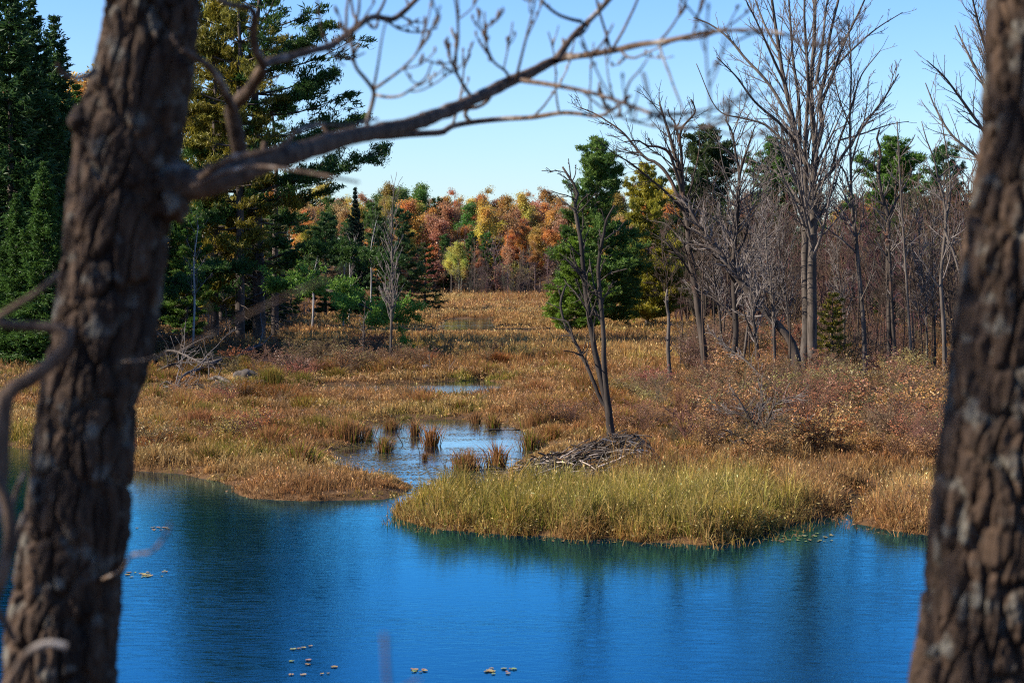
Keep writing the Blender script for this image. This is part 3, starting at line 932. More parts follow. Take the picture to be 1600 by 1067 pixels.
def hero(name, label, Y, limbs_, seed, lv=(60, 160), bark=None, twig=None, k=9, upb=.35, rmin=(.012, .0085), lr=(.35, .4), group=None, cat='bare tree', t0=.3, ang=(.7, .65), wig=.10, depth=1.0):
    """limbs_: list of (pixel polyline, radius px at start, radius px at end, depth spread)"""
    r = np.random.default_rng(seed)
    first = trace(limbs_[0][0], Y)
    base = first[0].copy()
    base[2] = float(terr(base[0:1], base[1:2])[0])
    root = thing(name, label, cat, tuple(base), group)
    tw = []
    for i, (px, w0, w1, dz) in enumerate(limbs_):
        P = trace(px, Y, [0, dz * depth * .5, dz * depth])
        if len(px) and i and isinstance(limbs_[i][0], list):
            pass
        R = np.linspace(w0, w1, len(px)) * Y / F_PX * .68
        if i == 0:
            P[0] = base - [0, 0, .1]
            R[0] *= 1.25
        P, R = resample(P, R, 28)
        P = P + .25 * R[:, None] * (vn(np.stack([np.arange(28) * .9, np.full(28, i * 7.), np.full(28, seed)], -1), seed)[:, None] - .5)
        mb = MB()
        tubes(mb, local(P, base), R * (1 + .16 * (vn(P * 1.7, 9) - .5)), k)
        link('trunk' if i == 0 else 'limb', mb.mesh('trunk' if i == 0 else 'limb', bark or M_GREYBARK), root)
        tw.append(resample(P, R, 12))
    PP = np.stack([a for a, b in tw]); RR = np.stack([b for a, b in tw])
    if lv[0]:
        A1, B1 = grow(r, PP, RR, lv[0], t0, 1, lr[0], ang[0], upb, wig, 8, .42, rmin[0])
        mb = MB(); tubes(mb, local(A1, base), B1, 5)
        if lv[1]:
            A2, B2 = grow(r, A1, B1, lv[1], .2, 1, lr[1], ang[1], upb * .7, wig, 6, .6, rmin[1])
            tubes(mb, local(A2, base), B2, 4)
        if len(lv) > 2:
            A3, B3 = grow(r, A2, B2, lv[2], .2, 1, .42, .6, upb * .5, wig, 5, .7, rmin[1])
            tubes(mb, local(A3, base), B3, 3, cap=False)
        tag(link('twigs', mb.mesh('twigs', twig or M_TWIG), root), kind='stuff')
    return root

# dead forked snag beside the lodge
hero('dead_tree', 'dead forked snag standing just behind the stick lodge', 57, [
    ([(955, 668), (951, 640), (944, 614), (932, 560), (924, 518), (916, 460), (912, 430), (908, 378), (900, 335), (899, 316), (903, 300), (896, 287), (886, 272), (879, 261)], 8.5, 2.2, .3),
    ([(953, 650), (948, 610), (944, 560), (943, 518), (939, 473), (935, 430), (938, 392), (944, 364), (946, 348), (952, 335), (960, 321)], 7, 1.8, -.4),
    ([(950, 640), (938, 622), (925, 590), (910, 557), (895, 528), (882, 505), (876, 475), (881, 454), (884, 446)], 5, 2, .6),
    ([(898, 535), (888, 505), (876, 500), (862, 496)], 2.4, 1.4, .3), ([(908, 555), (895, 550), (881, 548)], 2, 1.2, -.4), ([(908, 556), (918, 545), (920, 532)], 1.6, 1, .2),
    ([(899, 332), (890, 322), (879, 315), (870, 304)], 2.4, 1.2, .3), ([(902, 328), (906, 318), (913, 310), (923, 302)], 2.4, 1.2, -.3), ([(892, 281), (890, 262), (888, 248)], 1.6, .8, .1), ([(894, 284), (899, 272), (900, 257)], 1.5, .8, -.2),
    ([(946, 374), (956, 366), (965, 360), (974, 349)], 2, 1, .3), ([(939, 438), (952, 428), (965, 424), (980, 420)], 2, 1, -.5), ([(938, 470), (930, 452), (925, 430), (921, 405)], 2.2, 1.2, .4), ([(907, 400), (898, 392), (890, 380), (881, 374)], 1.8, .9, -.3),
    ([(941, 505), (934, 490), (926, 480), (924, 500)], 2, 1, .3),
], 1, (85, 170), M_DARKBARK, M_DARKBARK, lr=(.17, .36), upb=.1, rmin=(.011, .009), depth=1.5)

# leaning dark tree with a wide broken crown
hero('bare_tree', 'leaning dark rusty barked tree with a broken bent crown', 94, [
    ([(1104, 596), (1101, 560), (1098, 530), (1089, 467), (1078, 397), (1074, 344), (1065, 300), (1060, 262), (1052, 235), (1044, 205), (1036, 180), (1030, 160)], 10, 2, .3),
    ([(1072, 340), (1058, 305), (1044, 275), (1026, 255), (1010, 248), (994, 232), (974, 208), (952, 192), (930, 178), (905, 168)], 5, 1, 2),
    ([(1066, 302), (1056, 268), (1046, 240), (1030, 230), (1012, 228), (996, 220), (975, 222)], 4, 1.3, -2),
    ([(1068, 312), (1066, 270), (1064, 232), (1062, 216), (1066, 200), (1074, 190), (1086, 176), (1084, 164), (1080, 156)], 4, 1.5, -1),
    ([(1063, 220), (1058, 205), (1054, 192), (1046, 180), (1044, 171)], 3, 1.3, .5),
    ([(1070, 330), (1040, 300), (1010, 275), (985, 255), (960, 240), (930, 215)], 3.5, .8, -3),
    ([(1078, 396), (1060, 370), (1040, 350), (1015, 345)], 2.5, .9, 2),
    ([(1070, 325), (1078, 300), (1082, 280), (1090, 250), (1094, 215)], 3, 1, 2),
], 2, (110, 420), M_SNAG, M_DARKBARK, lr=(.30, .4), upb=.45, rmin=(.010, .008), t0=.35)

# dark upright tree right of it, with the slanting trunk
hero('bare_tree', 'dark crooked upright tree between the leaning tree and the tall maple', 93, [
    ([(1146, 590), (1148, 545), (1150, 511), (1146, 436), (1148, 379), (1152, 326), (1155, 273), (1149, 238), (1144, 207), (1133, 187)], 8, 1.6, .3),
    ([(1154, 280), (1160, 255), (1166, 238), (1176, 208), (1180, 196)], 3.5, 1, -1),
    ([(1150, 400), (1165, 370), (1172, 330), (1178, 290), (1190, 255)], 3, 1, 2),
    ([(1147, 440), (1128, 410), (1110, 395), (1098, 360)], 3, 1, -2),
    ([(1148, 500), (1120, 470), (1090, 455), (1060, 450)], 2.4, .8, 2),
], 3, (130, 520), M_DARKBARK, M_TWIG, lr=(.34, .42), upb=.25, t0=.25)
hero('leaning_tree', 'fallen trunk slanting down into the foot of the tall maple', 88, [
    ([(1247, 556), (1238, 538), (1197, 489), (1161, 445), (1126, 397), (1104, 370), (1086, 345), (1076, 320)], 10.5, 4, 2),
    ([(1126, 397), (1105, 385), (1080, 382), (1060, 375)], 3, 1, 1), ([(1104, 370), (1100, 340), (1105, 310)], 2.4, 1, 1), ([(1180, 470), (1170, 430), (1175, 395)], 2.6, 1, 1),
], 4, (90, 300), M_SNAG, M_TWIG, lr=(.22, .4), upb=.2, cat='leaning tree')

# the tall bare maple: two stems and a high fan of limbs
hero('bare_maple', 'tall double stemmed bare maple with a fan crown above the thicket', 92, [
    ([(1256, 610), (1255, 580), (1258, 540), (1260, 502), (1257, 414), (1259, 380), (1255, 320), (1246, 234), (1239, 187), (1226, 131), (1216, 70), (1206, 0), (1198, -60)], 12, 2.5, 1),
    ([(1272, 612), (1270, 590), (1269, 502), (1269, 414), (1271, 348), (1270, 300), (1274, 225), (1270, 190), (1267, 140), (1272, 70), (1274, 0), (1278, -80)], 13, 2.5, -1),
    ([(1258, 360), (1251, 300), (1250, 240), (1248, 160), (1240, 100), (1236, 50), (1231, -20)], 6, 2, 2.5),
    ([(1259, 330), (1259, 260), (1258, 220), (1263, 140), (1260, 80), (1257, 30), (1258, -40)], 6, 2, -2.5),
    ([(1273, 240), (1284, 197), (1281, 155), (1290, 117), (1296, 60), (1310, 0), (1320, -50)], 6, 2, 2),
    ([(1280, 170), (1300, 120), (1318, 70), (1342, 20), (1360, -20)], 4, 1.5, -1.5),
    ([(1271, 320), (1275, 295), (1300, 267), (1323, 234), (1356, 188), (1384, 150), (1404, 116)], 5, 1.4, 2.5),
    ([(1300, 265), (1310, 225), (1330, 170), (1345, 120), (1375, 80)], 3.5, 1, -2),
    ([(1240, 200), (1222, 165), (1197, 126), (1165, 92), (1140, 62), (1112, 40), (1084, 28)], 4.5, 1.2, 2.5),
    ([(1244, 225), (1215, 190), (1180, 160), (1150, 120), (1120, 90)], 4, 1.2, -3),
    ([(1248, 250), (1222, 220), (1195, 195), (1160, 185), (1120, 170), (1088, 100)], 3.5, 1, 1),
    ([(1226, 131), (1205, 85), (1185, 40), (1160, -10)], 3.5, 1.2, -2),
    ([(1216, 80), (1195, 40), (1180, 0), (1165, -40)], 3, 1, 2),
    ([(1275, 130), (1285, 70), (1290, 20), (1300, -40)], 4, 1.5, 2),
    ([(1252, 320), (1225, 280), (1200, 262), (1170, 250), (1145, 248)], 3, .9, 3),
    ([(1300, 110), (1335, 75), (1370, 45), (1410, 20)], 3, 1, 2), ([(1310, 220), (1345, 210), (1390, 195), (1420, 190)], 2.4, .8, 3),
], 5, (230, 1100, 2400), M_GREYBARK, M_TWIG, lr=(.30, .42), upb=.35, t0=.28, ang=(.55, .6), wig=.06, rmin=(.010, .0075), k=11)

# the cut snag, the tall thin tree, the dead antlered one and further poles
hero('snag', 'short broken grey trunk without branches in the brown marsh', 88, [
    ([(1048, 612), (1046, 580), (1044, 540), (1045, 500), (1041, 470), (1043, 452)], 5.6, 2.6, 0)], 6, (14, 18), M_GREYBARK, lr=(.1, .3), cat='snag', rmin=(.012, .01))
hero('bare_tree', 'slender tall pale tree with thin upswept branches right of the maple', 91, [
    ([(1353, 604), (1352, 570), (1349, 500), (1343, 440), (1338, 380), (1331, 320), (1329, 250), (1328, 180), (1330, 110), (1326, 40)], 6.5, 1.2, .5),
    ([(1331, 310), (1320, 270), (1300, 240), (1292, 190)], 3, .8, 1.5), ([(1329, 260), (1340, 220), (1352, 180), (1358, 120)], 2.6, .8, -1.5),
    ([(1336, 370), (1318, 345), (1298, 320)], 2, .8, 1), ([(1345, 470), (1362, 430), (1368, 390)], 2, .8, -1),
    ([(1330, 230), (1350, 190), (1380, 160), (1402, 100)], 2, .7, 1), ([(1329, 200), (1310, 150), (1300, 90)], 2, .7, -1)],
    7, (110, 420), M_GREYBARK, M_TWIG, lr=(.22, .4), upb=.4, t0=.35, rmin=(.012, .009))
hero('dead_tree', 'dead tall twin trunk with antler like broken branches', 90, [
    ([(1391, 610), (1390, 560), (1389, 500), (1388, 430), (1387, 370), (1388, 340), (1379, 310), (1372, 270), (1376, 240), (1370, 215), (1374, 203)], 7.5, 2.2, .2),
    ([(1401, 608), (1399, 560), (1395, 500), (1392, 450), (1389, 380)], 5, 3, -.4),
    ([(1388, 345), (1398, 318), (1410, 296), (1424, 270), (1420, 250)], 3.4, 1.2, 1), ([(1373, 272), (1366, 262), (1368, 240)], 2.2, 1, -1), ([(1398, 316), (1402, 270), (1410, 240), (1424, 222), (1430, 210)], 2.2, .9, -1),
    ([(1386, 370), (1370, 345), (1362, 310)], 2.4, 1, 1)],
    8, (40, 70), M_SNAG, M_TWIG, lr=(.16, .4), upb=.2, t0=.45)
hero('bare_tree', 'thin pale pole of a tree just right of the antlered dead tree', 89, [
    ([(1428, 612), (1424, 560), (1420, 500), (1415, 420), (1408, 310), (1404, 240), (1402, 190)], 4.2, 1, 0),
    ([(1412, 380), (1424, 350), (1430, 310)], 1.6, .7, .6)], 9, (36, 60), M_GREYBARK, M_TWIG, lr=(.12, .4), t0=.4)
hero('bare_tree', 'white grey crooked tree leaning beside the right front trunk', 88, [
    ([(1478, 560), (1474, 500), (1470, 440), (1474, 390), (1478, 345), (1474, 310), (1466, 280), (1460, 250), (1448, 220), (1440, 190)], 5, 1, 0),
    ([(1478, 345), (1484, 310), (1484, 270), (1478, 230), (1470, 180)], 3, .9, 1), ([(1475, 360), (1488, 390), (1500, 430)], 3, 2, -1), ([(1465, 280), (1490, 260), (1510, 275), (1540, 310)], 2, .8, 1),
    ([(1474, 310), (1440, 290), (1420, 280)], 1.6, .7, 1)], 10, (50, 110), M_GREYBARK, M_TWIG, lr=(.2, .4), t0=.35)
hero('bare_maple', 'bare crown spreading in from behind the right front trunk', 95, [
    ([(1610, 610), (1606, 520), (1600, 420), (1590, 330), (1572, 260), (1560, 180), (1552, 100), (1545, 20)], 11, 2.5, 0),
    ([(1592, 340), (1560, 280), (1520, 240), (1486, 210), (1462, 170), (1446, 130)], 5, 1.2, 2), ([(1575, 270), (1540, 210), (1505, 160), (1475, 120), (1448, 95)], 5, 1.2, -2),
    ([(1562, 190), (1535, 130), (1510, 80), (1492, 40)], 4, 1.2, 2), ([(1556, 120), (1535, 60), (1522, 10), (1515, -30)], 4, 1.2, -2), ([(1580, 290), (1600, 220), (1630, 150)], 4, 1.2, 2)],
    11, (140, 600, 1100), M_GREYBARK, M_TWIG, lr=(.3, .42), upb=.25, t0=.3, ang=(.55, .6), wig=.06, rmin=(.010, .0075))
for i, (px, py, tx, ty, w, lab) in enumerate([
    (1185, 592, 1176, 400, 6, 'dark leaning pole tree left of the tall maple'),
    (1210, 605, 1196, 330, 4.5, 'pale thin pole tree just left of the maple stems'),
    (1237, 560, 1216, 300, 4, 'slim grey sapling pressed against the left maple stem'),
    (1448, 600, 1436, 330, 3, 'thinnest pale pole in the right thicket'),
    (1460, 596, 1462, 300, 3.4, 'dark slim pole beside the white grey crooked tree'),
    (1319, 596, 1308, 350, 3, 'thin crooked stem right of the little yellow spruce'),
    (1130, 560, 1112, 330, 3.2, 'thin twiggy stem between the two dark trees'),
    (1160, 545, 1200, 250, 3, 'grey slender tree with a fine crown behind the dark upright one'),
]):
    mid = ((px + tx) / 2 + (3 if i % 2 else -4), (py + ty) / 2)
    hero('bare_tree', lab, 86 + i * 2.3, [
        ([(px, py), ((px + mid[0]) / 2 + 2, (py + mid[1]) / 2), mid, ((tx + mid[0]) / 2 - 3, (ty + mid[1]) / 2), (tx, ty)], w, .8, 0),
        ([mid, (mid[0] + (-1) ** i * 12, mid[1] - 40), (mid[0] + (-1) ** i * 22, mid[1] - 85)], w * .5, .7, 1.),
        ([(mid[0], mid[1] + 30), (mid[0] - (-1) ** i * 14, mid[1] - 10), (mid[0] - (-1) ** i * 18, mid[1] - 50)], w * .4, .7, -1.)],
        30 + i, (70, 300), M_GREYBARK if i % 2 else M_DARKBARK, M_TWIG, lr=(.22, .42), upb=.35, t0=.3)

SLIM = [bare_kind(161, 14, 18, .20, .06, .35, 420, 1, .008), bare_kind(162, 15, 22, .18, .055, .3, 420, 1, .008), bare_kind(163, 12, 20, .26, .05, .3, 420, 1, .008)]
for i in range(30):
    px, Y = HR.uniform(1030, 1500), HR.uniform(86, 112)
    p = at(px, 425, Y)
    if p[0] < 6.5: continue
    top = at(px, HR.uniform(215, 400), Y)[2]
    z = float(terr(p[0:1], p[1:2])[0])
    place(SLIM[i % 3], 'bare_tree', 'slender bare stem standing among the bigger trees on the right', 'bare tree', 'slender bare stems on the right', (p[0], Y, z - .1), top - z, HR.uniform(0, 6.28), (1, 1, 1), tuple(np.array((.42, .34, .28)) * HR.uniform(.6, 1.3))).rotation_euler = (HR.normal(0, .04), HR.normal(0, .07), HR.uniform(0, 6.28))
hero('sapling', 'grey bare sapling standing alone on the marsh under the pine', 100, [
    ([(611, 584), (611, 540), (612, 480), (613, 420), (612, 370), (614, 320), (615, 290)], 3.6, .8, 0)], 50, (70, 110), M_GREYBARK, M_TWIG, lr=(.20, .4), upb=.6, t0=.25, ang=(.5, .5), cat='sapling', rmin=(.011, .009))
hero('sapling', 'short thin dark sapling left of the grey one', 101, [
    ([(567, 578), (568, 545), (569, 505), (571, 470)], 2.8, .8, 0)], 51, (16, 20), M_DARKBARK, M_TWIG, lr=(.22, .4), upb=.6, t0=.3, cat='sapling')
hero('dead_shrub', 'gnarled bare shrub with a crooked trunk right of the lodge', 53, [
    ([(1190, 742), (1188, 722), (1183, 700), (1180, 672), (1170, 650), (1158, 630), (1146, 612)], 5.5, 1.2, .3),
    ([(1184, 706), (1192, 680), (1200, 655), (1212, 632), (1232, 622), (1250, 618)], 3.4, .8, -.6), ([(1180, 672), (1188, 645), (1192, 620), (1184, 598)], 2.6, .8, .6),
    ([(1172, 655), (1150, 645), (1130, 640), (1108, 622)], 2.4, .7, .6), ([(1186, 715), (1165, 690), (1140, 675), (1115, 668)], 2.4, .7, -.6), ([(1200, 655), (1222, 655), (1246, 662), (1268, 655)], 2, .6, -.6)],
    52, (110, 220), M_DARKBARK, M_TWIG, lr=(.4, .45), upb=.1, rmin=(.006, .005), wig=.16, cat='shrub', depth=1.)
hero('dead_branch', 'fallen rusty branch slanting through the brush at the maple foot', 78, [
    ([(1234, 642), (1210, 612), (1190, 590), (1168, 566), (1140, 545), (1110, 520)], 3.4, 1.2, 2)], 53, (30, 40), M_GREYBARK, M_TWIG, lr=(.18, .4), t0=.3, cat='branch')
hero('dead_branch', 'forked dead stick poking out of the pond', 57.5, [
    ([(645, 721), (632, 700), (620, 678)], 1.4, .9, 0), ([(640, 712), (648, 716), (651, 722)], 1.2, .9, 0)], 54, (0, 0), M_DARKBARK, cat='stick')
hero('dead_branch', 'thin dead reed like stick upright in the pond', 53, [
    ([(658, 728), (656, 712), (652, 696)], 1.2, .7, 0)], 55, (0, 0), M_DARKBARK, cat='stick')
hero('dead_branch', 'thin leaning stick at the back of the pond', 66, [
    ([(740, 690), (744, 676), (746, 662)], 1.2, .8, 0)], 56, (0, 0), M_DARKBARK, cat='stick')

def pine_kind(seed, h, z0, spread, dz=.75, nb=4, plate=.75, tuft=.34, nq=5, nspr=1500, lo=.30, gmin=.40, up=.55, top=.75, trunk_r=.22, dead=0):
    r = np.random.default_rng(seed)
    zs = np.arange(z0, h - .4, dz)
    P, R = [], []
    mtr = 14
    tp = np.stack([.25 * (vn(np.stack([np.arange(mtr) * .5, np.zeros(mtr), np.full(mtr, float(seed))], -1), seed) - .5) * np.linspace(0, 1, mtr) * 2,
                   .25 * (vn(np.stack([np.arange(mtr) * .5, np.ones(mtr) * 9, np.full(mtr, float(seed))], -1), seed) - .5) * np.linspace(0, 1, mtr) * 2,
                   np.linspace(-.2, h, mtr)], -1)
    tr = trunk_r * (1 - np.linspace(0, 1, mtr)) ** .8 + .02
    for z in zs:
        rel = (z - z0) / (h - z0)
        prof = (1 - rel) ** top * (.62 + .38 * min(1, rel * 4))
        gap = gmin + (1.35 - gmin) * vn(np.array([[z * .45, 0, seed]]), seed)[0]
        n = nb + (r.uniform() < .5)
        a0 = r.uniform(0, 6.28)
        for j in range(n):
            L = spread * prof * r.uniform(.38, 1.3) * gap + .2
            a = a0 + j * 6.283 / n + r.uniform(-.4, .4)
            el = -.10 + .75 * rel ** 1.3 + r.uniform(-.12, .12)
            d = np.array([math.cos(a) * math.cos(el), math.sin(a) * math.cos(el), math.sin(el)])
            t = np.linspace(0, 1, 7)
            p = np.array([np.interp(z, tp[:, 2], tp[:, 0]), np.interp(z, tp[:, 2], tp[:, 1]), z]) + d * (t * L)[:, None]
            p[:, 2] += up * .22 * L * t ** 2.2 - .06 * L * np.sin(t * 3.1)
            P.append(p); R.append(np.linspace(min(.07, .02 * L + .012), .01, 7))
    P, R = np.array(P), np.array(R)
    S1, Q1 = grow(r, P, R, nspr, lo, 1, .30, .8, .12, .08, 5, .6, .008, .35, flat=plate)
    S2, Q2 = grow(r, S1, Q1, nspr, .25, 1, .55, .7, .15, .1, 4, .6, .006, .3, flat=plate)
    mb = MB(); tubes(mb, tp, tr, 9)
    trunk = mb.mesh('trunk', M_PINEBARK)
    mb = MB(); tubes(mb, P, R, 4); tubes(mb, S1, Q1, 3, cap=False)
    if dead:
        zz = r.uniform(z0 * .25, z0 * 1.2, dead)
        a = r.uniform(0, 6.28, dead)
        L = r.uniform(.6, 2.6, dead)
        t = np.linspace(0, 1, 6)
        p = np.stack([np.cos(a)[:, None] * L[:, None] * t, np.sin(a)[:, None] * L[:, None] * t, zz[:, None] - .25 * L[:, None] * t ** 1.5], -1) + .05 * r.normal(size=(dead, 6, 3)) * t[None, :, None]
        D = np.repeat(np.linspace(.03, .01, 6)[None], dead, 0)
        tubes(mb, p, D, 4)
        D1, E1 = grow(r, p, D, dead * 3, .3, 1, .4, .8, 0, .12, 5, .6, .008)
        tubes(mb, D1, E1, 3, cap=False)
    br = mb.mesh('limbs', M_PINEBARK)
    C = np.concatenate([S1[:, 2:].reshape(-1, 3), S2[:, 1:].reshape(-1, 3), P[:, 6]])
    D = np.concatenate([np.repeat(norm(S1[:, -1] - S1[:, 0]), 3, 0), np.repeat(norm(S2[:, -1] - S2[:, 0]), 3, 0), norm(P[:, 6] - P[:, 5])])
    C = np.repeat(C, nq, 0); D = np.repeat(D, nq, 0)
    C = C + r.normal(size=C.shape) * tuft * .30 * np.array([1, 1, .6])
    D = norm(D * .5 + np.array([0, 0, .45]))
    mb = MB()
    v = (.6 + .55 * vn(C * .55, seed)[:, None] + .25 * r.uniform(-1, 1, (len(C), 1)))
    col = np.array([[1., 1., 1.]]) * v + np.array([[.30, .05, -.2]]) * (vn(C * .9, seed + 3)[:, None] - .5)
    cards(mb, r, C, tuft * r.uniform(.6, 1.25, len(C)), np.clip(col, .1, 2), .17, D, 1.0)
    return Kind(h, [('trunk', trunk), ('limbs', br), ('crown', mb.mesh('crown', M_NEEDLE, False))])

def spruce_kind(seed, h, spread, z0=.6, dz=.42, nb=6, nq=3, leaf=.30, nspr=2600, trunk_r=.16):
    r = np.random.default_rng(seed)
    P, R = [], []
    for z in np.arange(z0, h - .15, dz):
        rel = (z - z0) / (h - z0)
        n = nb if rel < .85 else 4
        a0 = r.uniform(0, 6.28)
        for j in range(n):
            L = spread * ((1 - rel) ** .85) * r.uniform(.62, 1.18) * (.7 + .6 * vn(np.array([[z * .6, j, seed]]), seed)[0]) + .10
            a = a0 + j * 6.283 / n + r.uniform(-.3, .3)
            el = -.28 + .9 * rel ** 1.6 + r.uniform(-.1, .1)
            t = np.linspace(0, 1, 6)
            p = np.array([0, 0, z]) + np.array([math.cos(a) * math.cos(el), math.sin(a) * math.cos(el), math.sin(el)]) * (t * L)[:, None]
            p[:, 2] += .14 * L * t ** 2.5 - .05 * L * np.sin(3.1 * t)
            P.append(p); R.append(np.linspace(.025, .007, 6))
    P, R = np.array(P), np.array(R)
    S1, Q1 = grow(r, P, R, nspr, .12, 1, .36, .85, -.12, .05, 4, .6, .006, .45, flat=.8)
    mb = MB(); tp = np.stack([np.zeros(8), np.zeros(8), np.linspace(-.2, h, 8)], -1)
    tubes(mb, tp, trunk_r * (1 - np.linspace(0, 1, 8)) + .015, 8)
    trunk = mb.mesh('trunk', M_PINEBARK)
    mb = MB(); tubes(mb, P, R, 3, cap=False)
    br = mb.mesh('limbs', M_PINEBARK)
    C = np.concatenate([S1[:, 1:].reshape(-1, 3), P[:, 2:].reshape(-1, 3)])
    D = np.concatenate([np.repeat(norm(S1[:, -1] - S1[:, 0]), 3, 0), np.repeat(norm(P[:, -1] - P[:, 0]), 4, 0)])
    C = np.repeat(C, nq, 0); D = np.repeat(D, nq, 0)
    C = C + r.normal(size=C.shape) * leaf * .22
    mb = MB()
    v = .62 + .5 * vn(C * .8, seed)[:, None] + .22 * r.uniform(-1, 1, (len(C), 1))
    cards(mb, r, C, leaf * r.uniform(.6, 1.2, len(C)), np.clip(np.array([[1., 1., 1.]]) * v, .1, 2), .30, D, .8)
    return Kind(h, [('trunk', trunk), ('limbs', br), ('crown', mb.mesh('crown', M_NEEDLE, False))])

def leafy_kind(seed, h, fork=.45, width=.30, nleaf=5200, leaf=.42, sparse=1.0, n1=12, trunk_r=.16, round_=1.0):
    r = np.random.default_rng(seed)
    m = 10
    t = np.linspace(0, 1, m)
    wob = (np.stack([vn(np.stack([t * 4, t * 0 + k * 5, t * 0 + seed], -1), seed) - .5 for k in (0, 1)], -1)) * .9
    tp = np.concatenate([wob * t[:, None], (t * h * .9)[:, None]], 1)
    tp[0] = [0, 0, -.2]
    TR = (trunk_r * (1 - t) + .025)
    A, RA = grow(r, tp[None], TR[None], n1, fork, .98, width * 1.5, .75, .55, .07, 8, .6, .02, .55)
    B, RB = grow(r, A, RA, n1 * 7, .25, 1, .45, .7, .25, .1, 6, .6, .014, .4)
    Cc, RC = grow(r, B, RB, n1 * 24, .2, 1, .5, .7, .2, .1, 5, .6, .012, .4)
    mb = MB(); tubes(mb, tp, TR, 8)
    trunk = mb.mesh('trunk', M_FARBARK)
    mb = MB(); tubes(mb, A, RA, 5); tubes(mb, B, RB, 4); tubes(mb, Cc, RC, 3, cap=False)
    br = mb.mesh('limbs', M_FARBARK)
    pts = np.concatenate([Cc[:, 1:].reshape(-1, 3), B[:, 3:].reshape(-1, 3)])
    keepers = .6 * vn(pts * 1.25, seed + 9) + .4 * vn(pts * .45, seed + 8) > (.45 if sparse > .8 else .55)
    pts = pts[keepers]
    n = int(nleaf * sparse)
    i = r.integers(0, len(pts), n)
    C = pts[i] + r.normal(size=(n, 3)) * np.array([.38, .38, .28]) * round_
    v = .62 + .45 * vn(C * 1.1, seed)[:, None] + .32 * r.uniform(-1, 1, (n, 1))
    hue = (vn(C * .35, seed + 4)[:, None] - .5)
    col = np.clip(np.array([[1., 1., 1.]]) * v + np.array([[.1, .75, .25]]) * hue, .08, 2)
    mb = MB()
    cards(mb, r, C, leaf * r.uniform(.55, 1.2, n), col, .75)
    return Kind(h, [('trunk', trunk), ('limbs', br), ('crown', mb.mesh('crown', M_LEAF, False))])

PINE_A = pine_kind(101, 22, 4.5, 4.9, 1.15, 4, .9, .38, 5, 520, lo=.45, dead=40, trunk_r=.27)
PINE_B = pine_kind(102, 16, 2.0, 4.4, .80, 4, .88, .40, 6, 1050, lo=.34, trunk_r=.2)
PINE_C = pine_kind(103, 14, 1.5, 3.4, .66, 4, .85, .38, 6, 1100, lo=.32, trunk_r=.17, top=.8)
PINE_D = pine_kind(104, 15, 1.2, 4.3, .58, 5, .85, .40, 6, 2100, lo=.22, trunk_r=.19, top=.8, gmin=.72)
SPR_A = spruce_kind(111, 16, 2.6, nspr=3600)
SPR_B = spruce_kind(112, 13, 1.7, nspr=2400)
SPR_S = spruce_kind(113, 4.2, 1.2, .35, .32, 5, 3, .16, 620, .05)
LEAFY = [leafy_kind(121, 15, .42, .20, 8000, .23, n1=16), leafy_kind(122, 16, .5, .18, 7600, .23, n1=16), leafy_kind(123, 13, .3, .24, 8500, .23, n1=16), leafy_kind(124, 17, .55, .17, 6500, .23, sparse=.8, n1=16), leafy_kind(125, 14, .4, .2, 8000, .25, sparse=.45, n1=18)]
BARE = [bare_kind(131, 13, 20, .30, .065, .2, 420, rmin=.009), bare_kind(132, 14, 24, .26, .075, .25, 480, rmin=.009), bare_kind(133, 10, 20, .4, .05, .12, 520, 2, .008), bare_kind(134, 12, 24, .3, .055, .15, 560, 3, .008)]

FR = np.random.default_rng(2024)
def zat(x, y):
    return float(terr(np.array([x]), np.array([y]))[0])
def put_px(kind, name, label, cat, group, px, top, Y, rot=None, color=(1, 1, 1), bark=(1, 1, 1), wide=1.0):
    p = at(px, top, Y)
    z = zat(p[0], p[1])
    return place(kind, name, label, cat, group, (p[0], p[1], z - .05), p[2] - z, FR.uniform(0, 6.28) if rot is None else rot, color, bark, wide)

PG = (.07, .14, .026); PG2 = (.09, .17, .026); PGD = (.048, .10, .028); PGY = (.20, .165, .022); PGO = (.22, .185, .024)
ORANGE = (.64, .31, .075); RED = (.52, .215, .07); YELLOW = (.64, .43, .09); YGREEN = (.36, .31, .06); RUSTC = (.50, .30, .13); LGREEN = (.13, .19, .04)
jit = lambda c, s=.12: tuple(np.clip(np.array(c) * (1 + FR.uniform(-s, s, 3)), 0, 1))

# tall pine group on the left
TALL = put_px(PINE_A, 'white_pine', 'tallest white pine, its thick trunk beside the brush pile', 'pine tree', None, 402, -95, 132, .5, (.055, .11, .022), wide=1.3)
put_px(PINE_A, 'white_pine', 'tall white pine with yellowing needles in front of the trunk pair', 'pine tree', None, 372, -70, 129, 2.6, (.17, .155, .022), wide=1.0)
put_px(PINE_A, 'white_pine', 'second dark trunked white pine touching the tallest one on its right', 'pine tree', None, 428, 120, 141, 4.4, (.05, .10, .024), wide=1.2)
put_px(PINE_B, 'white_pine', 'white pine with golden old needles just right of the big left trunk', 'pine tree', None, 333, -30, 131, 1.0, PGO, wide=.9)
put_px(PINE_B, 'white_pine', 'young green pine at the wood edge under the golden one', 'pine tree', None, 290, 330, 125, 2.0, PG2, wide=1.2)
put_px(PINE_C, 'white_pine', 'half hidden yellow green pine behind the white pines', 'pine tree', None, 345, 170, 165, 3.0, (.24, .2, .03), wide=1.2)
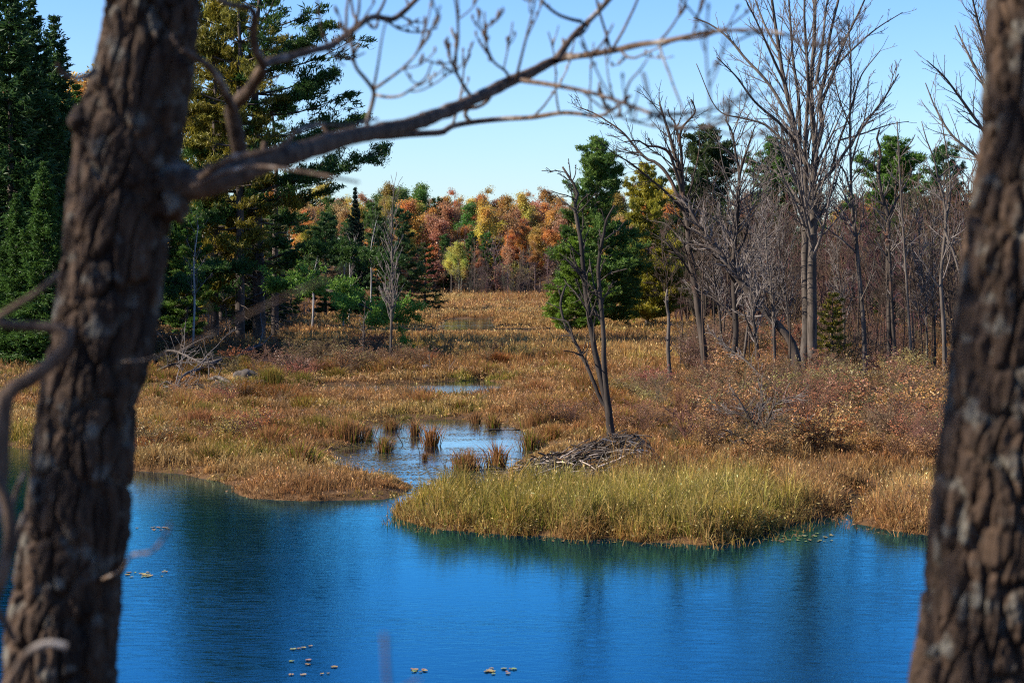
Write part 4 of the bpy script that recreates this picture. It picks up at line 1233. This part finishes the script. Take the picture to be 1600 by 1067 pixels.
# dark spruces at the far left
for px, top, Y, wv, c, lab in [(48, -2, 112, 1.15, PGD, 'dark pointed spruce whose tip ends at the top edge of the photo'), (84, 22, 116, 1.1, PGD, 'second dark spruce, a little shorter, right of the tallest pointed one'),
                               (14, -40, 108, 1.3, PGD, 'dark spruce cut off by the left edge of the photo'), (118, 130, 120, 1.2, PG, 'broad green spruce close to the left side of the front trunk'),
                               (-40, -60, 112, 1.3, PGD, 'spruce mostly outside the left edge'), (68, 250, 100, 1.3, PG, 'short green spruce in front of the pointed dark ones'), (555, 293, 210, .78, (.012, .03, .018), 'narrow black green spruce spire before the autumn wood'),
                               (25, 300, 101, 1.35, PG, 'low green spruce by the left edge in front of the dark ones')]:
    put_px(SPR_A if px != 555 else SPR_B, 'spruce_tree', lab, 'spruce tree', None, px, top, Y, None, c, wide=wv)
put_px(PINE_B, 'white_pine', 'dark round shouldered pine right of the narrow spire', 'pine tree', None, 622, 318, 235, .4, PGD, wide=1.0)
put_px(PINE_C, 'white_pine', 'dark pine filling the gap left of the narrow spire', 'pine tree', None, 508, 330, 200, .4, PGD, wide=1.3)
put_px(PINE_C, 'white_pine', 'dark pine behind the narrow spire', 'pine tree', None, 590, 345, 250, 1.4, PGD, wide=1.2)
put_px(SPR_S, 'spruce_tree', 'small olive spruce at the left corner of the far marsh', 'spruce tree', None, 664, 376, 250, .4, (.06, .085, .02), wide=1.1)
put_px(SPR_S, 'spruce_tree', 'little yellow green spruce beside the maple foot', 'spruce tree', None, 1301, 452, 93, .9, (.26, .23, .03), wide=1.05)
# right hand pines
put_px(PINE_D, 'white_pine', 'full bright green white pine at the right side of the marsh opening', 'pine tree', None, 932, 214, 170, .9, (.105, .18, .032), wide=1.0)
put_px(PINE_D, 'white_pine', 'low spreading green pine under the full bright one', 'pine tree', None, 900, 370, 160, 2.9, (.14, .23, .022), wide=1.25)
put_px(PINE_D, 'white_pine', 'yellowing feathery pine right of the full green one', 'pine tree', None, 1012, 255, 178, 1.9, (.30, .27, .03), wide=.95)
put_px(PINE_D, 'white_pine', 'dark pine with rusty needles at its top', 'pine tree', None, 1105, 196, 200, 1.2, (.045, .07, .02), wide=1.15)
put_px(PINE_D, 'white_pine', 'wide dark pine behind the upright tree and the maple', 'pine tree', None, 1215, 215, 210, 2.2, PG, wide=1.1)
put_px(PINE_D, 'white_pine', 'dark green bushy pine behind the antlered dead tree', 'pine tree', None, 1402, 214, 195, 2.2, PG2, wide=1.35)
put_px(PINE_B, 'white_pine', 'distant pine whose layered tip stands beside the right front trunk', 'pine tree', None, 1482, 215, 240, 4.2, PGD, wide=.9)
put_px(PINE_C, 'white_pine', 'shaded green pine low behind the maple stems', 'pine tree', None, 1330, 300, 215, 5.2, PG, wide=1.2)
put_px(LEAFY[2], 'autumn_tree', 'yellow leaved tree whose crown shows left of the big front trunk', 'tree', None, 122, 92, 165, 1., YELLOW, wide=1.0)
put_px(LEAFY[0], 'autumn_tree', 'yellow leaved tree behind the golden pine', 'tree', None, 306, 140, 175, 2., (.46, .33, .04))
put_px(LEAFY[3], 'autumn_tree', 'small orange tree glowing between the pine trunks', 'tree', None, 318, 215, 172, 2., ORANGE)

# pale birches in the shade of the left wood
for px, top, Y, lab in [(578, 345, 205, 'white birch leaning at the dark wood edge, the rightmost'), (545, 370, 190, 'white birch between the dark pines'), (487, 400, 160, 'pale birch pole behind the green pine boughs'), (300, 352, 118, 'pale dead pole left of the pines'), (536, 392, 170, 'thin white birch stem close to the pine boughs')]:
    b = at(px, 470, Y); z = zat(b[0], b[1]); tz = at(px + 10, top, Y)
    root = thing('birch_tree', lab, 'birch', (b[0], b[1], z))
    P, R = resample(np.array([[0, 0, -.1], [.15, 0, (tz[2] - z) * .4], [.1, .1, (tz[2] - z) * .7], [tz[0] - b[0], 0, tz[2] - z]]), np.array([.075, .065, .05, .02]), 16)
    mb = MB(); tubes(mb, P, R, 7); link('trunk', mb.mesh('trunk', M_PALEBARK), root)
    A, B = grow(FR, P[None], R[None], 16, .4, 1, .3, .7, .3, .1, 6, .5, .012)
    A2, B2 = grow(FR, A, B, 40, .3, 1, .4, .7, .3, .1, 5, .5, .011)
    mb = MB(); tubes(mb, A, B, 4); tubes(mb, A2, B2, 3)
    link('limbs', mb.mesh('limbs', M_TWIG), root)

# low green boughs sweeping out over the marsh under the pines
for k, (pts, Y, wd, colr) in enumerate([
    ([(400, 462), (440, 450), (490, 448), (540, 466), (590, 488), (622, 499)], 118, .17, (.16, .29, .04)),
    ([(420, 405), (470, 390), (520, 390), (570, 400), (618, 410)], 126, .11, (.06, .12, .025)),
    ([(400, 435), (360, 420), (310, 425), (262, 450)], 122, .13, (.05, .11, .022)),
    ([(400, 350), (350, 335), (300, 345), (258, 365)], 126, .13, (.05, .11, .022)),
    ([(405, 300), (450, 285), (500, 275), (550, 258), (598, 236)], 131, .16, (.06, .125, .026)),
    ([(405, 262), (450, 235), (500, 210), (560, 190)], 132, .15, (.06, .125, .026)),
    ([(405, 190), (440, 165), (480, 140), (524, 112)], 132, .16, (.06, .125, .026)),
    ([(405, 120), (440, 95), (475, 70), (512, 40)], 132, .16, (.07, .13, .026)),
    ([(400, 200), (360, 180), (320, 170), (285, 175)], 130, .16, (.22, .185, .024)),
    ([(400, 110), (360, 85), (325, 70), (300, 75)], 130, .16, (.20, .18, .024))]):
    P = trace(pts, Y, [8, 2, -2] if k < 4 else [0, -1, -1])
    P, R = resample(P, np.linspace(.10, .02, len(P)), 14)
    r = np.random.default_rng(300 + k)
    inv = TALL.matrix_basis.inverted()
    A, B = grow(r, P[None], R[None], 60, .15, 1, wd, .8, .15, .06, 7, .5, .012, .3, flat=.85)
    A2, B2 = grow(r, A, B, 300 if k == 0 else 200, .2, 1, .4, .7, .25, .1, 5, .6, .008, .3, flat=.5)
    mb = MB(); tubes(mb, P, R, 6); tubes(mb, A, B, 4); tubes(mb, A2, B2, 3, cap=False)
    bo = link('bough', mb.mesh('bough', M_PINEBARK), TALL); bo.matrix_parent_inverse = inv
    C = np.repeat(np.concatenate([A2[:, 1:].reshape(-1, 3), A[:, 3:].reshape(-1, 3)]), 9 if k < 4 else 6, 0)
    C = C + r.normal(size=C.shape) * np.array([.16, .16, .10])
    mb = MB()
    v = .65 + .5 * vn(C * 1.2, k)[:, None] + .25 * r.uniform(-1, 1, (len(C), 1))
    cards(mb, r, C, .26 * r.uniform(.6, 1.2, len(C)), np.array([[1., 1, 1]]) * v, .26, np.tile([0, 0, .7], (len(C), 1)), 1.2)
    o = link('needles', mb.mesh('needles', M_NEEDLE, False), bo)
    o.color = (*colr, 1)

# ------------------------------------------------------------------ the woods
def fan(n, y0, y1, x0px, x1px, seed, jitter=True):
    r = np.random.default_rng(seed)
    px = r.uniform(x0px, x1px, n); Y = r.uniform(y0, y1, n)
    p = at(px, np.full(n, 425.), Y)
    return p[:, 0], Y, px

# far autumn wood on the rising ground behind the marsh
DESC = {'orange': 'orange leaved tree in the far autumn wood', 'red': 'brick red tree in the far autumn wood', 'yellow': 'yellow leaved tree in the far autumn wood', 'ygreen': 'yellow green tree in the far autumn wood',
        'rust': 'half bare rusty tree in the far autumn wood', 'pine': 'dark green pine in the far autumn wood', 'lime': 'still green leafy tree in the far autumn wood', 'grey': 'leafless grey tree at the foot of the far wood'}
CO = {'orange': ORANGE, 'red': RED, 'yellow': YELLOW, 'ygreen': YGREEN, 'rust': RUSTC, 'pine': PG, 'lime': LGREEN}
rows = [(350, 10.0, 62, .6), (359, 12.5, 62, .5), (369, 13.5, 62, .32), (381, 14.5, 62, .2), (394, 15, 58, .12), (410, 15, 56, .06), (428, 15, 56, 0), (448, 14.5, 56, 0)]
fr = np.random.default_rng(9)
for ri, (Y0, h0, n, greyp) in enumerate(rows):
    xs_ = np.linspace(430, 1560, n) + fr.uniform(-16, 16, n)
    for px in xs_:
        Y = Y0 + fr.uniform(-6, 6)
        if px < 690 and ri < 2: continue
        if px > 1060 and (ri < 3 or fr.uniform() < .45): continue
        u = fr.uniform()
        if u < greyp: kname = 'grey'
        else:
            left = px < 690
            kname = fr.choice(['orange', 'red', 'yellow', 'ygreen', 'rust', 'pine', 'lime'], p=[.24, .12, .16, .10, .14, .14, .10] if left else ([.30, .14, .10, .03, .28, .14, .01] if ri < 4 else [.34, .14, .16, .08, .22, .05, .01]))
            if 570 < px < 660 and ri > 3: kname = 'lime' if fr.uniform() < .7 else 'ygreen'
        p = at(px, 425, Y); z = zat(p[0], Y)
        h = h0 * fr.uniform(.8, 1.15)
        if kname == 'grey':
            k, hh, c = BARE[fr.integers(0, 4)], h * .85, None
        elif kname == 'pine':
            k, hh = (PINE_B if fr.uniform() < .6 else PINE_C), h * .95
        elif kname == 'rust':
            k, hh = LEAFY[4], h
        else:
            k, hh = LEAFY[fr.integers(0, 4)], h
        name = {'grey': 'bare_tree', 'pine': 'white_pine'}.get(kname, 'autumn_tree')
        place(k, name, DESC[kname], 'tree' if kname != 'pine' else 'pine tree', DESC[kname].replace('tree', 'trees', 1), (p[0], Y, z - .1), hh, fr.uniform(0, 6.28),
              jit(CO.get(kname, (1, 1, 1)), .18), jit((.9, .85, .8), .2) if kname != 'grey' else jit((.62, .55, .52), .15), fr.uniform(.85, 1.2))
# low leafy growth between the far trunks
LOW = [leafy_kind(141, 6, .08, .42, 2600, .36, n1=10, trunk_r=.06), leafy_kind(142, 7, .12, .36, 1700, .34, n1=10, trunk_r=.06)]
for i in range(96):
    px, Y = fr.uniform(560, 1060), fr.uniform(356, 440)
    p = at(px, 425, Y)
    c = [ORANGE, RUSTC, RED, YGREEN, (.32, .18, .1), (.26, .18, .12)][fr.integers(0, 6)]
    place(LOW[i % 2], 'autumn_sapling', 'low autumn coloured sapling between the far trunks', 'sapling', 'autumn saplings between the far trunks', (p[0], Y, zat(p[0], Y) - .1), fr.uniform(3.5, 8), fr.uniform(0, 6), jit(c, .2), jit((.8, .7, .64), .2), 1.2)
# grey brush along the far marsh edge
for i in range(46):
    px, Y = fr.uniform(680, 1010), fr.uniform(338, 352)
    p = at(px, 425, Y)
    place(BARE[2 + i % 2], 'bare_shrub', 'low grey brush along the far edge of the marsh', 'shrub', 'grey brush along the far edge of the marsh', (p[0], Y, zat(p[0], Y) - .1), fr.uniform(3.0, 6.5), fr.uniform(0, 6), (1, 1, 1), jit((.5, .40, .36), .2), 1.5)

# dark conifers and mixed trees of the left wood
lr_ = np.random.default_rng(41)
for i in range(88):
    px = lr_.uniform(-160, 520)
    Y = lr_.uniform(128, 260) if px > 250 else lr_.uniform(122, 240)
    p = at(px, 425, Y)
    if p[0] > left_edge(np.array([Y]))[0] - 2: continue
    top = np.interp(px, [-160, 110, 150, 260, 330, 480, 560], [60, 160, 170, 290, 310, 320, 350]) + lr_.uniform(0, 120)
    u = lr_.uniform()
    z = zat(p[0], Y); h = at(px, top, Y)[2] - z
    if u < .42:
        place([PINE_B, PINE_C][i % 2], 'white_pine', 'shaded dark green pine deep in the left wood', 'pine tree', 'shaded pines deep in the left wood', (p[0], Y, z - .1), h, lr_.uniform(0, 6), jit((.045, .095, .022), .25), wide=lr_.uniform(.9, 1.25))
    elif u < .60:
        place(SPR_A, 'spruce_tree', 'shaded dark spruce deep in the left wood', 'spruce tree', 'shaded spruces deep in the left wood', (p[0], Y, z - .1), h, lr_.uniform(0, 6), jit(PGD, .2), wide=lr_.uniform(.95, 1.3))
    elif u < .80:
        place(BARE[i % 4], 'bare_tree', 'leafless grey tree inside the left wood', 'bare tree', 'leafless trees inside the left wood', (p[0], Y, z - .1), h * .8, lr_.uniform(0, 6), (1, 1, 1), jit((.7, .62, .56), .15))
    else:
        place(LEAFY[i % 5], 'autumn_tree', 'yellow brown leaved tree inside the left wood', 'tree', 'yellow brown trees inside the left wood', (p[0], Y, z - .1), h, lr_.uniform(0, 6), jit((.36, .25, .04), .3))

# bare thicket on the right
rr_ = np.random.default_rng(43)
DENSE = [bare_kind(151, 12, 30, .34, .05, .1, 900, 4, .008), bare_kind(152, 13, 28, .3, .06, .12, 900, 3, .008), BARE[0], bare_kind(153, 11, 34, .36, .045, .08, 1000, 5, .007)]
for i in range(185):
    px = rr_.uniform(985, 1620)
    Y = 112 + 110 * rr_.uniform() ** .9
    p = at(px, 425, Y)
    if p[0] < right_edge(np.array([Y]))[0] - 1: continue
    z = zat(p[0], Y)
    top = np.interp(px, [985, 1060, 1150, 1300, 1480, 1620], [390, 330, 300, 285, 265, 255]) + rr_.uniform(-15, 120)
    h = at(px, top, Y)[2] - z
    place(DENSE[i % 4], 'bare_tree', 'leafless grey brown tree in the right thicket', 'bare tree', 'leafless trees in the right thicket', (p[0], Y, z - .1), h, rr_.uniform(0, 6), (1, 1, 1), jit((.44, .33, .27), .25), rr_.uniform(1.0, 1.5)).rotation_euler = (rr_.normal(0, .10), rr_.normal(0, .13), rr_.uniform(0, 6.28))

# ------------------------------------------------------------------ the stick lodge
def lodge():
    r = np.random.default_rng(71)
    Y0 = 46.4
    xs_px = np.array([784, 800, 846, 880, 916, 945, 970, 996, 1014, 1030, 1048])
    tops = np.array([768, 742, 725, 715, 704, 695, 691, 690, 700, 722, 766])
    xw = at(xs_px, tops, Y0)[:, 0]; zw = np.maximum(at(xs_px, tops, Y0)[:, 2], 0)
    def surf(x, y):
        t = np.interp(x, xw, zw)
        wdt = .55 + 1.05 * np.sqrt(np.maximum(t, 0))
        q = np.abs(y - Y0) / wdt
        return t * np.clip(1 - q ** 1.7, -.3, 1) + .22 * (vn2(x, y, .45, 3) - .5)
    root = thing('stick_lodge', 'long low heap of peeled sticks by the pond, higher at its right end', 'beaver lodge', (1.6, Y0, 0))
    gx, gy = np.meshgrid(np.linspace(xw[0], xw[-1], 70), np.linspace(Y0 - 1.9, Y0 + 1.9, 44))
    gz = np.maximum(surf(gx.ravel(), gy.ravel()), -.2).reshape(gx.shape)
    mb = MB(); idx = np.arange(gx.size).reshape(gx.shape)
    mb.add(local(np.stack([gx, gy, gz], -1).reshape(-1, 3), root.location), np.stack([idx[:-1, :-1], idx[:-1, 1:], idx[1:, 1:], idx[1:, :-1]], -1).reshape(-1, 4))
    link('mud_core', mb.mesh('mud_core', M_GROUND), root)
    def stick(n, l0, l1, r0, r1):
        x = r.uniform(xw[1] - .1, xw[-2], n); y = Y0 + r.normal(-.35, .65, n).clip(-1.35, 1.2)
        az = np.where(r.uniform(size=n) < .5, r.normal(.10, .38, n), r.uniform(-1.5, 1.5, n))
        L = r.uniform(l0, l1, n)
        t = np.linspace(-.5, .5, 6)
        px = x[:, None] + np.cos(az)[:, None] * L[:, None] * t; py = y[:, None] + np.sin(az)[:, None] * L[:, None] * t * .8
        z = surf(px.ravel(), py.ravel()).reshape(px.shape)
        zl = z[:, :1] * (1 - (t + .5)) + z[:, -1:] * (t + .5)
        z = np.maximum(zl, z * .85 + .15 * zl) + r.uniform(.0, .12, n)[:, None] + r.normal(0, .09, n)[:, None] * t[None] * 2
        P = np.stack([px, py, z + .02], -1) + r.normal(size=(n, 6, 3)) * .012
        R = r.uniform(r0, r1, n)[:, None] * np.linspace(1, .65, 6)[None]
        u = r.uniform(size=n)
        pal = np.array([[.045, .032, .022], [.10, .078, .06], [.19, .155, .12], [.55, .44, .34], [.26, .15, .08]])
        k = np.searchsorted([.40, .72, .90, .95], u)
        c = pal[k] * r.uniform(.75, 1.25, n)[:, None]
        return P, R, c
    P, R, c = stick(420, .35, 1.1, .008, .018)
    mb = MB(); tubes(mb, local(P, root.location), R, 5, c)
    tag(link('small_sticks', mb.mesh('small_sticks', M_STICK), root), kind='stuff')
    P, R, c = stick(95, .8, 2.0, .014, .030)
    for i in range(95):
        mb = MB(); tubes(mb, local(P[i:i + 1], root.location), R[i:i + 1], 6, c[i:i + 1])
        link('stick', mb.mesh('stick', M_STICK), root)
lodge()

# ------------------------------------------------------------------ brush pile and logs on the left shore
BP = 'fallen logs and branches on the left shore'
for i, (pts, w0, w1, Y, dz, lab, lv) in enumerate([
    ([(262, 598), (285, 589), (310, 577), (345, 562)], 2.2, 5.2, 90, 12, 'thick fallen grey log slanting up out of the brush pile', (14, 30)),
    ([(352, 562), (380, 552), (408, 538)], 4.5, 6, 106, 14, 'dark upper log lying against the pine foot', (4, 0)),
    ([(236, 541), (262, 548), (300, 560), (322, 572)], 3, 1.6, 108, -8, 'long bleached branch lying above the brush pile', (16, 26)),
    ([(232, 575), (270, 569), (310, 567), (335, 570)], 3.2, 1.8, 101, -2, 'grey log lying level in the middle of the brush pile', (16, 30)),
    ([(320, 584), (340, 590), (360, 598)], 5, 3.6, 95, -4, 'short dark stub log at the right end of the brush pile', (4, 0)),
    ([(246, 601), (290, 603), (340, 605)], 2, 1.2, 88, -1, 'thin branch lying along the channel edge', (26, 40)),
    ([(385, 563), (410, 564), (440, 569)], 2.6, 1.8, 104, 1, 'grey log half buried in the red brown brush', (4, 0)),
    ([(248, 580), (262, 596), (272, 606)], 1.8, 1, 93, -3, 'pale stick leaning down to the channel', (4, 6)),
    ([(655, 570), (672, 578), (690, 590), (704, 596)], 2.6, 1.5, 98, -6, 'bleached fallen branch at the head of the channel', (6, 8)),
    ([(742, 676), (760, 674), (792, 673), (812, 671)], 2.4, 1.6, 62.5, .5, 'dark log floating at the back of the pond', (3, 0)),
    ([(740, 733), (762, 731), (785, 733)], 2.2, 1.6, 50.2, .1, 'wet log lying in the water beside the stick lodge', (3, 0)),
    ([(520, 600), (540, 603), (556, 601)], 2, 1.4, 88, 0, 'small grey log in the channel mud', (3, 0)),
]):
    hero('fallen_log', lab, Y * (.945 if i < 8 else 1), [(pts, w0, w1, dz)], 400 + i, lv, M_GREYBARK if i % 2 == 0 else M_DARKBARK, M_TWIG, lr=(.32, .4), upb=.05, t0=.1, wig=.12, cat='log', group=BP if i < 8 else None, rmin=(.012, .009))
def rock(px, py, Y, s, lab, col=M_PALEBARK):
    p = gp(px, py, .15); mb = MB(); lump(mb, (0, 0, 0), s, s * .7, s * .55, int(px), .3)
    o = link('boulder', mb.mesh('boulder', col)); o.location = (p[0], p[1], zat(p[0], p[1]) + s * .2); tag(o, lab, 'rock')
rock(662, 580, 100, .42, 'pale stone standing out of the grass at the head of the channel')
rock(473, 590, 95, .42, 'grey stone at the foot of the red brown brush', M_GREYBARK)
rock(386, 592, 95, .55, 'brownish grey stone beside the brush pile', M_GREYBARK)

# ------------------------------------------------------------------ shrubs
def shrub_kind(seed, h, n=14, leaf=.06, nleaf=900, spread=.5, twig2=160, tall=.6):
    r = np.random.default_rng(seed)
    m = 7
    t = np.linspace(0, 1, m)
    a = r.uniform(0, 6.283, n); L = h * r.uniform(.55, 1.05, n); s = spread * r.uniform(.2, 1, n) * h
    P = np.stack([np.cos(a)[:, None] * (s[:, None] * t ** 1.3 + .06), np.sin(a)[:, None] * (s[:, None] * t ** 1.3 + .06), L[:, None] * t - .06], -1)
    P = P + r.normal(size=P.shape) * .03 * h * t[None, :, None]
    R = np.repeat(np.linspace(.013, .005, m)[None], n, 0)
    A, RA = grow(r, P, R, n * 5, .2, 1, .5, .7, .3, .14, 6, .7, .0045, .35)
    B, RB = grow(r, A, RA, twig2, .2, 1, .5, .7, .25, .14, 5, .7, .004, .3)
    mb = MB(); tubes(mb, P, R, 4); tubes(mb, A, RA, 3, cap=False); tubes(mb, B, RB, 3, cap=False)
    st = mb.mesh('stems', M_FARBARK)
    parts = [('stems', st)]
    if nleaf:
        pts = np.concatenate([B[:, 1:].reshape(-1, 3), A[:, 2:].reshape(-1, 3)])
        C = pts[r.integers(0, len(pts), nleaf)] + r.normal(size=(nleaf, 3)) * .035
        v = r.uniform(.55, 1.35, (nleaf, 1)); hue = r.uniform(-.5, .5, (nleaf, 1))
        mb = MB(); cards(mb, r, C, leaf * r.uniform(.6, 1.3, nleaf), np.clip((np.array([[1., 1, 1]]) + np.array([[.1, .36, .15]]) * hue) * v, .05, 2), .6)
        parts.append(('foliage', mb.mesh('foliage', M_LEAF, False)))
    return Kind(h, parts)
SH = [shrub_kind(501, 1.4), shrub_kind(502, 1.3, 18, .055, 1300, .6), shrub_kind(503, 1.5, 12, .06, 420, .45, 200), shrub_kind(504, 1.5, 16, .05, 0, .55, 240), shrub_kind(505, 1.1, 20, .07, 1500, .7)]
sr_ = np.random.default_rng(77)
cnt = 0
for _try in range(2500):
    if cnt >= 150: break
    Y = 49 + 41 * sr_.uniform() ** 1.1
    px = sr_.uniform(960, 1560)
    p = at(px, 425, Y)
    if Y < np.interp(px, [960, 1040, 1100, 1300, 1560], [57, 54, 51, 50, 49]): continue
    if shore(np.array([p[0]]), np.array([Y]))[0] < .6: continue
    cnt += 1
    j = sr_.integers(0, 5)
    bare = j == 3
    col = [(.44, .24, .09), (.38, .20, .085), (.44, .30, .10), (.32, .19, .09), (.42, .22, .085)][sr_.integers(0, 5)]
    place(SH[j], 'marsh_shrub', 'bare grey twiggy shrub on the flat right of the lodge' if bare else 'rust leaved low shrub on the flat right of the lodge', 'shrub', 'bare grey shrubs right of the lodge' if bare else 'rust leaved shrubs right of the lodge',
          (p[0], Y, zat(p[0], Y) - .03), sr_.uniform(.8, 1.5) * np.interp(Y, [49, 58], [.7, 1.0]) * np.interp(px, [1000, 1150], [.6, 1.0]), sr_.uniform(0, 6.28), jit(col, .25), jit((.80, .56, .38) if bare else (.62, .44, .30), .2), sr_.uniform(1, 1.5))
for _try in range(70):
    Y = sr_.uniform(90, 132); px = sr_.uniform(1030, 1540)
    p = at(px, 425, Y)
    if p[0] < np.interp(Y, [88, 110, 132], [8, 9, 13]): continue
    j = [3, 2, 0, 3][_try % 4]
    place(SH[j], 'twiggy_brush', 'brown twiggy brush between the trunks of the right thicket', 'shrub', 'twiggy brush between the right trunks', (p[0], Y, zat(p[0], Y) - .03), sr_.uniform(1.1, 2.4), sr_.uniform(0, 6.28), jit((.34, .19, .09), .25), jit((.6, .44, .33), .2), sr_.uniform(1.2, 1.8))
for _try in range(95):
    Y = sr_.uniform(52, 125); px = sr_.uniform(180, 960)
    p = at(px, 425, Y)
    if shore(p[0:1], np.array([Y]))[0] < .7 or (70 < Y < 92 and 540 < px < 830): continue
    place(SH[[0, 1, 2, 4][_try % 4]], 'low_bush', 'small brown leafy bush scattered in the open marsh grass', 'shrub', 'small bushes scattered in the open marsh', (p[0], Y, zat(p[0], Y) - .03), sr_.uniform(.45, .85), sr_.uniform(0, 6.28), jit((.36, .19, .075), .35), jit((.5, .36, .26), .2), sr_.uniform(1, 1.8))
for _try in range(150):
    Y = 50 + 70 * sr_.uniform() ** 1.3; px = sr_.uniform(180, 1000)
    p = at(px, 425, Y)
    if shore(p[0:1], np.array([Y]))[0] < (.15 if px < 480 or Y > 75 else 1.6) or (Y < 54 and px > 600) or (72 < Y < 92 and 540 < px < 830): continue
    o = link('grass_tussock', TUSS[[2, 0, 2, 1][_try % 4]])
    sc = sr_.uniform(.6, 1.05)
    o.location = (p[0], p[1], zat(p[0], p[1])); o.rotation_euler.z = sr_.uniform(0, 6.28); o.scale = (sc * 1.25, sc * 1.25, sc * .95)
    o.color = (*jit([(1.1, 1.0, .9), (.75, .95, .6), (.7, .6, .5), (1.3, 1.15, .9)][_try % 4], .15), 1)
    tag(o, 'tussock rising above the open marsh grass', 'grass tussock', 'tussocks rising out of the open marsh')
cnt = 0
for _try in range(2500):
    if cnt >= 60: break
    Y = 91 + 40 * sr_.uniform()
    px = sr_.uniform(215, 705)
    p = at(px, 425, Y)
    if p[0] > np.interp(Y, [91, 100, 131], [-4, -5, -9]) or shore(np.array([p[0]]), np.array([Y]))[0] < .8: continue
    if px < 400 and Y < 112: continue
    cnt += 1
    j = [0, 1, 2, 4][sr_.integers(0, 4)]
    place(SH[j], 'marsh_shrub', 'red brown low brush between the pines and the channel', 'shrub', 'red brown brush between pines and channel', (p[0], Y, zat(p[0], Y) - .03),
          sr_.uniform(.6, 1.3), sr_.uniform(0, 6.28), jit((.27, .155, .07), .25), jit((.5, .38, .28), .2), sr_.uniform(1.2, 1.9))

# ------------------------------------------------------------------ floating leaves and scum
def pad_mesh(seed):
    r = np.random.default_rng(seed); n = 14
    th = np.linspace(.25, 2 * math.pi - .25, n)
    rad = .075 * (1 + .12 * r.uniform(-1, 1, n))
    V = np.concatenate([[[.012, 0, .004]], np.stack([rad * np.cos(th), rad * np.sin(th), .004 + .008 * r.uniform(0, 1, n)], -1)])
    V2 = V - [0, 0, .004]
    tr = [(0, i, i + 1) for i in range(1, n)]
    mb = MB(); mb.add(np.concatenate([V, V2]), None, tr + [(a + n + 1, c + n + 1, b + n + 1) for a, b, c in tr])
    return mb.mesh('floating_leaf', M_PAD)
PADS = [pad_mesh(i) for i in range(4)]
pr = np.random.default_rng(99)
for (x0, x1, y0, y1, n, lab, cc) in [
    (1195, 1300, 833, 847, 44, 'pale lily pad in the drift below the sedge bank at the right', (.40, .34, .16)), (1236, 1295, 801, 806, 16, 'lily pad in the still corner of the inlet', (.30, .30, .10)),
    (198, 262, 890, 902, 18, 'yellow leaf floating beside the big left trunk', (.50, .38, .18)), (210, 262, 822, 829, 12, 'leaf in the drifting line near the left grass', (.45, .38, .24)),
    (455, 525, 1008, 1055, 13, 'leaf floating in the dark pine reflection', (.48, .36, .2)), (640, 664, 1045, 1052, 6, 'leaf floating at the bottom middle of the water', (.5, .4, .2)), (752, 806, 1044, 1053, 11, 'pale leaf at the bottom edge right of the middle', (.5, .4, .24)),
    (840, 1010, 836, 850, 16, 'leaf hugging the foot of the sedge bank', (.40, .30, .12))]:
    made = 0
    for _try in range(n * 12):
        if made >= n: break
        px, py = pr.uniform(x0, x1), pr.uniform(y0, y1)
        p = gp(px, py)
        if shore(p[0:1], p[1:2])[0] > -.1: continue
        made += 1
        o = link('floating_leaf', PADS[pr.integers(0, 4)])
        s = pr.uniform(.2, .62)
        o.location = (p[0], p[1], .005); o.rotation_euler.z = pr.uniform(0, 6.28); o.scale = (s, s, 1)
        o.color = (*jit((cc[0] * .62, cc[1] * .66, cc[2] * .5), .35), 1)
        tag(o, lab, 'floating leaf', lab.replace('leaf', 'leaves', 1).replace('pad', 'pads', 1))
n = 26000
px, py = pr.uniform(515, 870, n), pr.uniform(655, 775, n)
p = gp(px, py); s = shore(p[:, 0], p[:, 1])
k = (s < -.05) & (s > -6) & (fbm2(p[:, 0] * .35, p[:, 1], 1.1, 91) > .50 - .16 * np.exp(s * 1.2))
p = p[k][: 9000]
mb = MB(); nn = len(p); a = pr.uniform(0, 6.28, nn); rr0 = pr.uniform(.012, .04, nn)
ring = np.stack([np.stack([p[:, 0] + rr0 * np.cos(a + j * 1.2566), p[:, 1] + rr0 * np.sin(a + j * 1.2566), np.full(nn, .004)], -1) for j in range(5)], 1)
i5 = np.arange(nn)[:, None] * 5
mb.add(ring.reshape(-1, 3), i5 + np.array([[0, 1, 2, 3]]), i5 + np.array([[0, 3, 4]]), np.repeat(np.array([[.16, .12, .05]]) * pr.uniform(.5, 1.4, (nn, 1)), 5, 0))
tag(link('duckweed', mb.mesh('duckweed', M_GRASS)), 'brown specks of weed floating on the shallow pond', 'pond weed', None, 'stuff')

# unseen bare tree, added left of the frame to dapple the front trunks
place(BARE[2], 'bare_tree', 'unseen bare tree added on the near bank left of the frame to shade the front trunks', 'tree', None, (-8.2, 3.4, zat(-8.2, 3.4) - .1), 13.0, 1.1, RUSTC, (.5, .42, .36), wide=1.3)
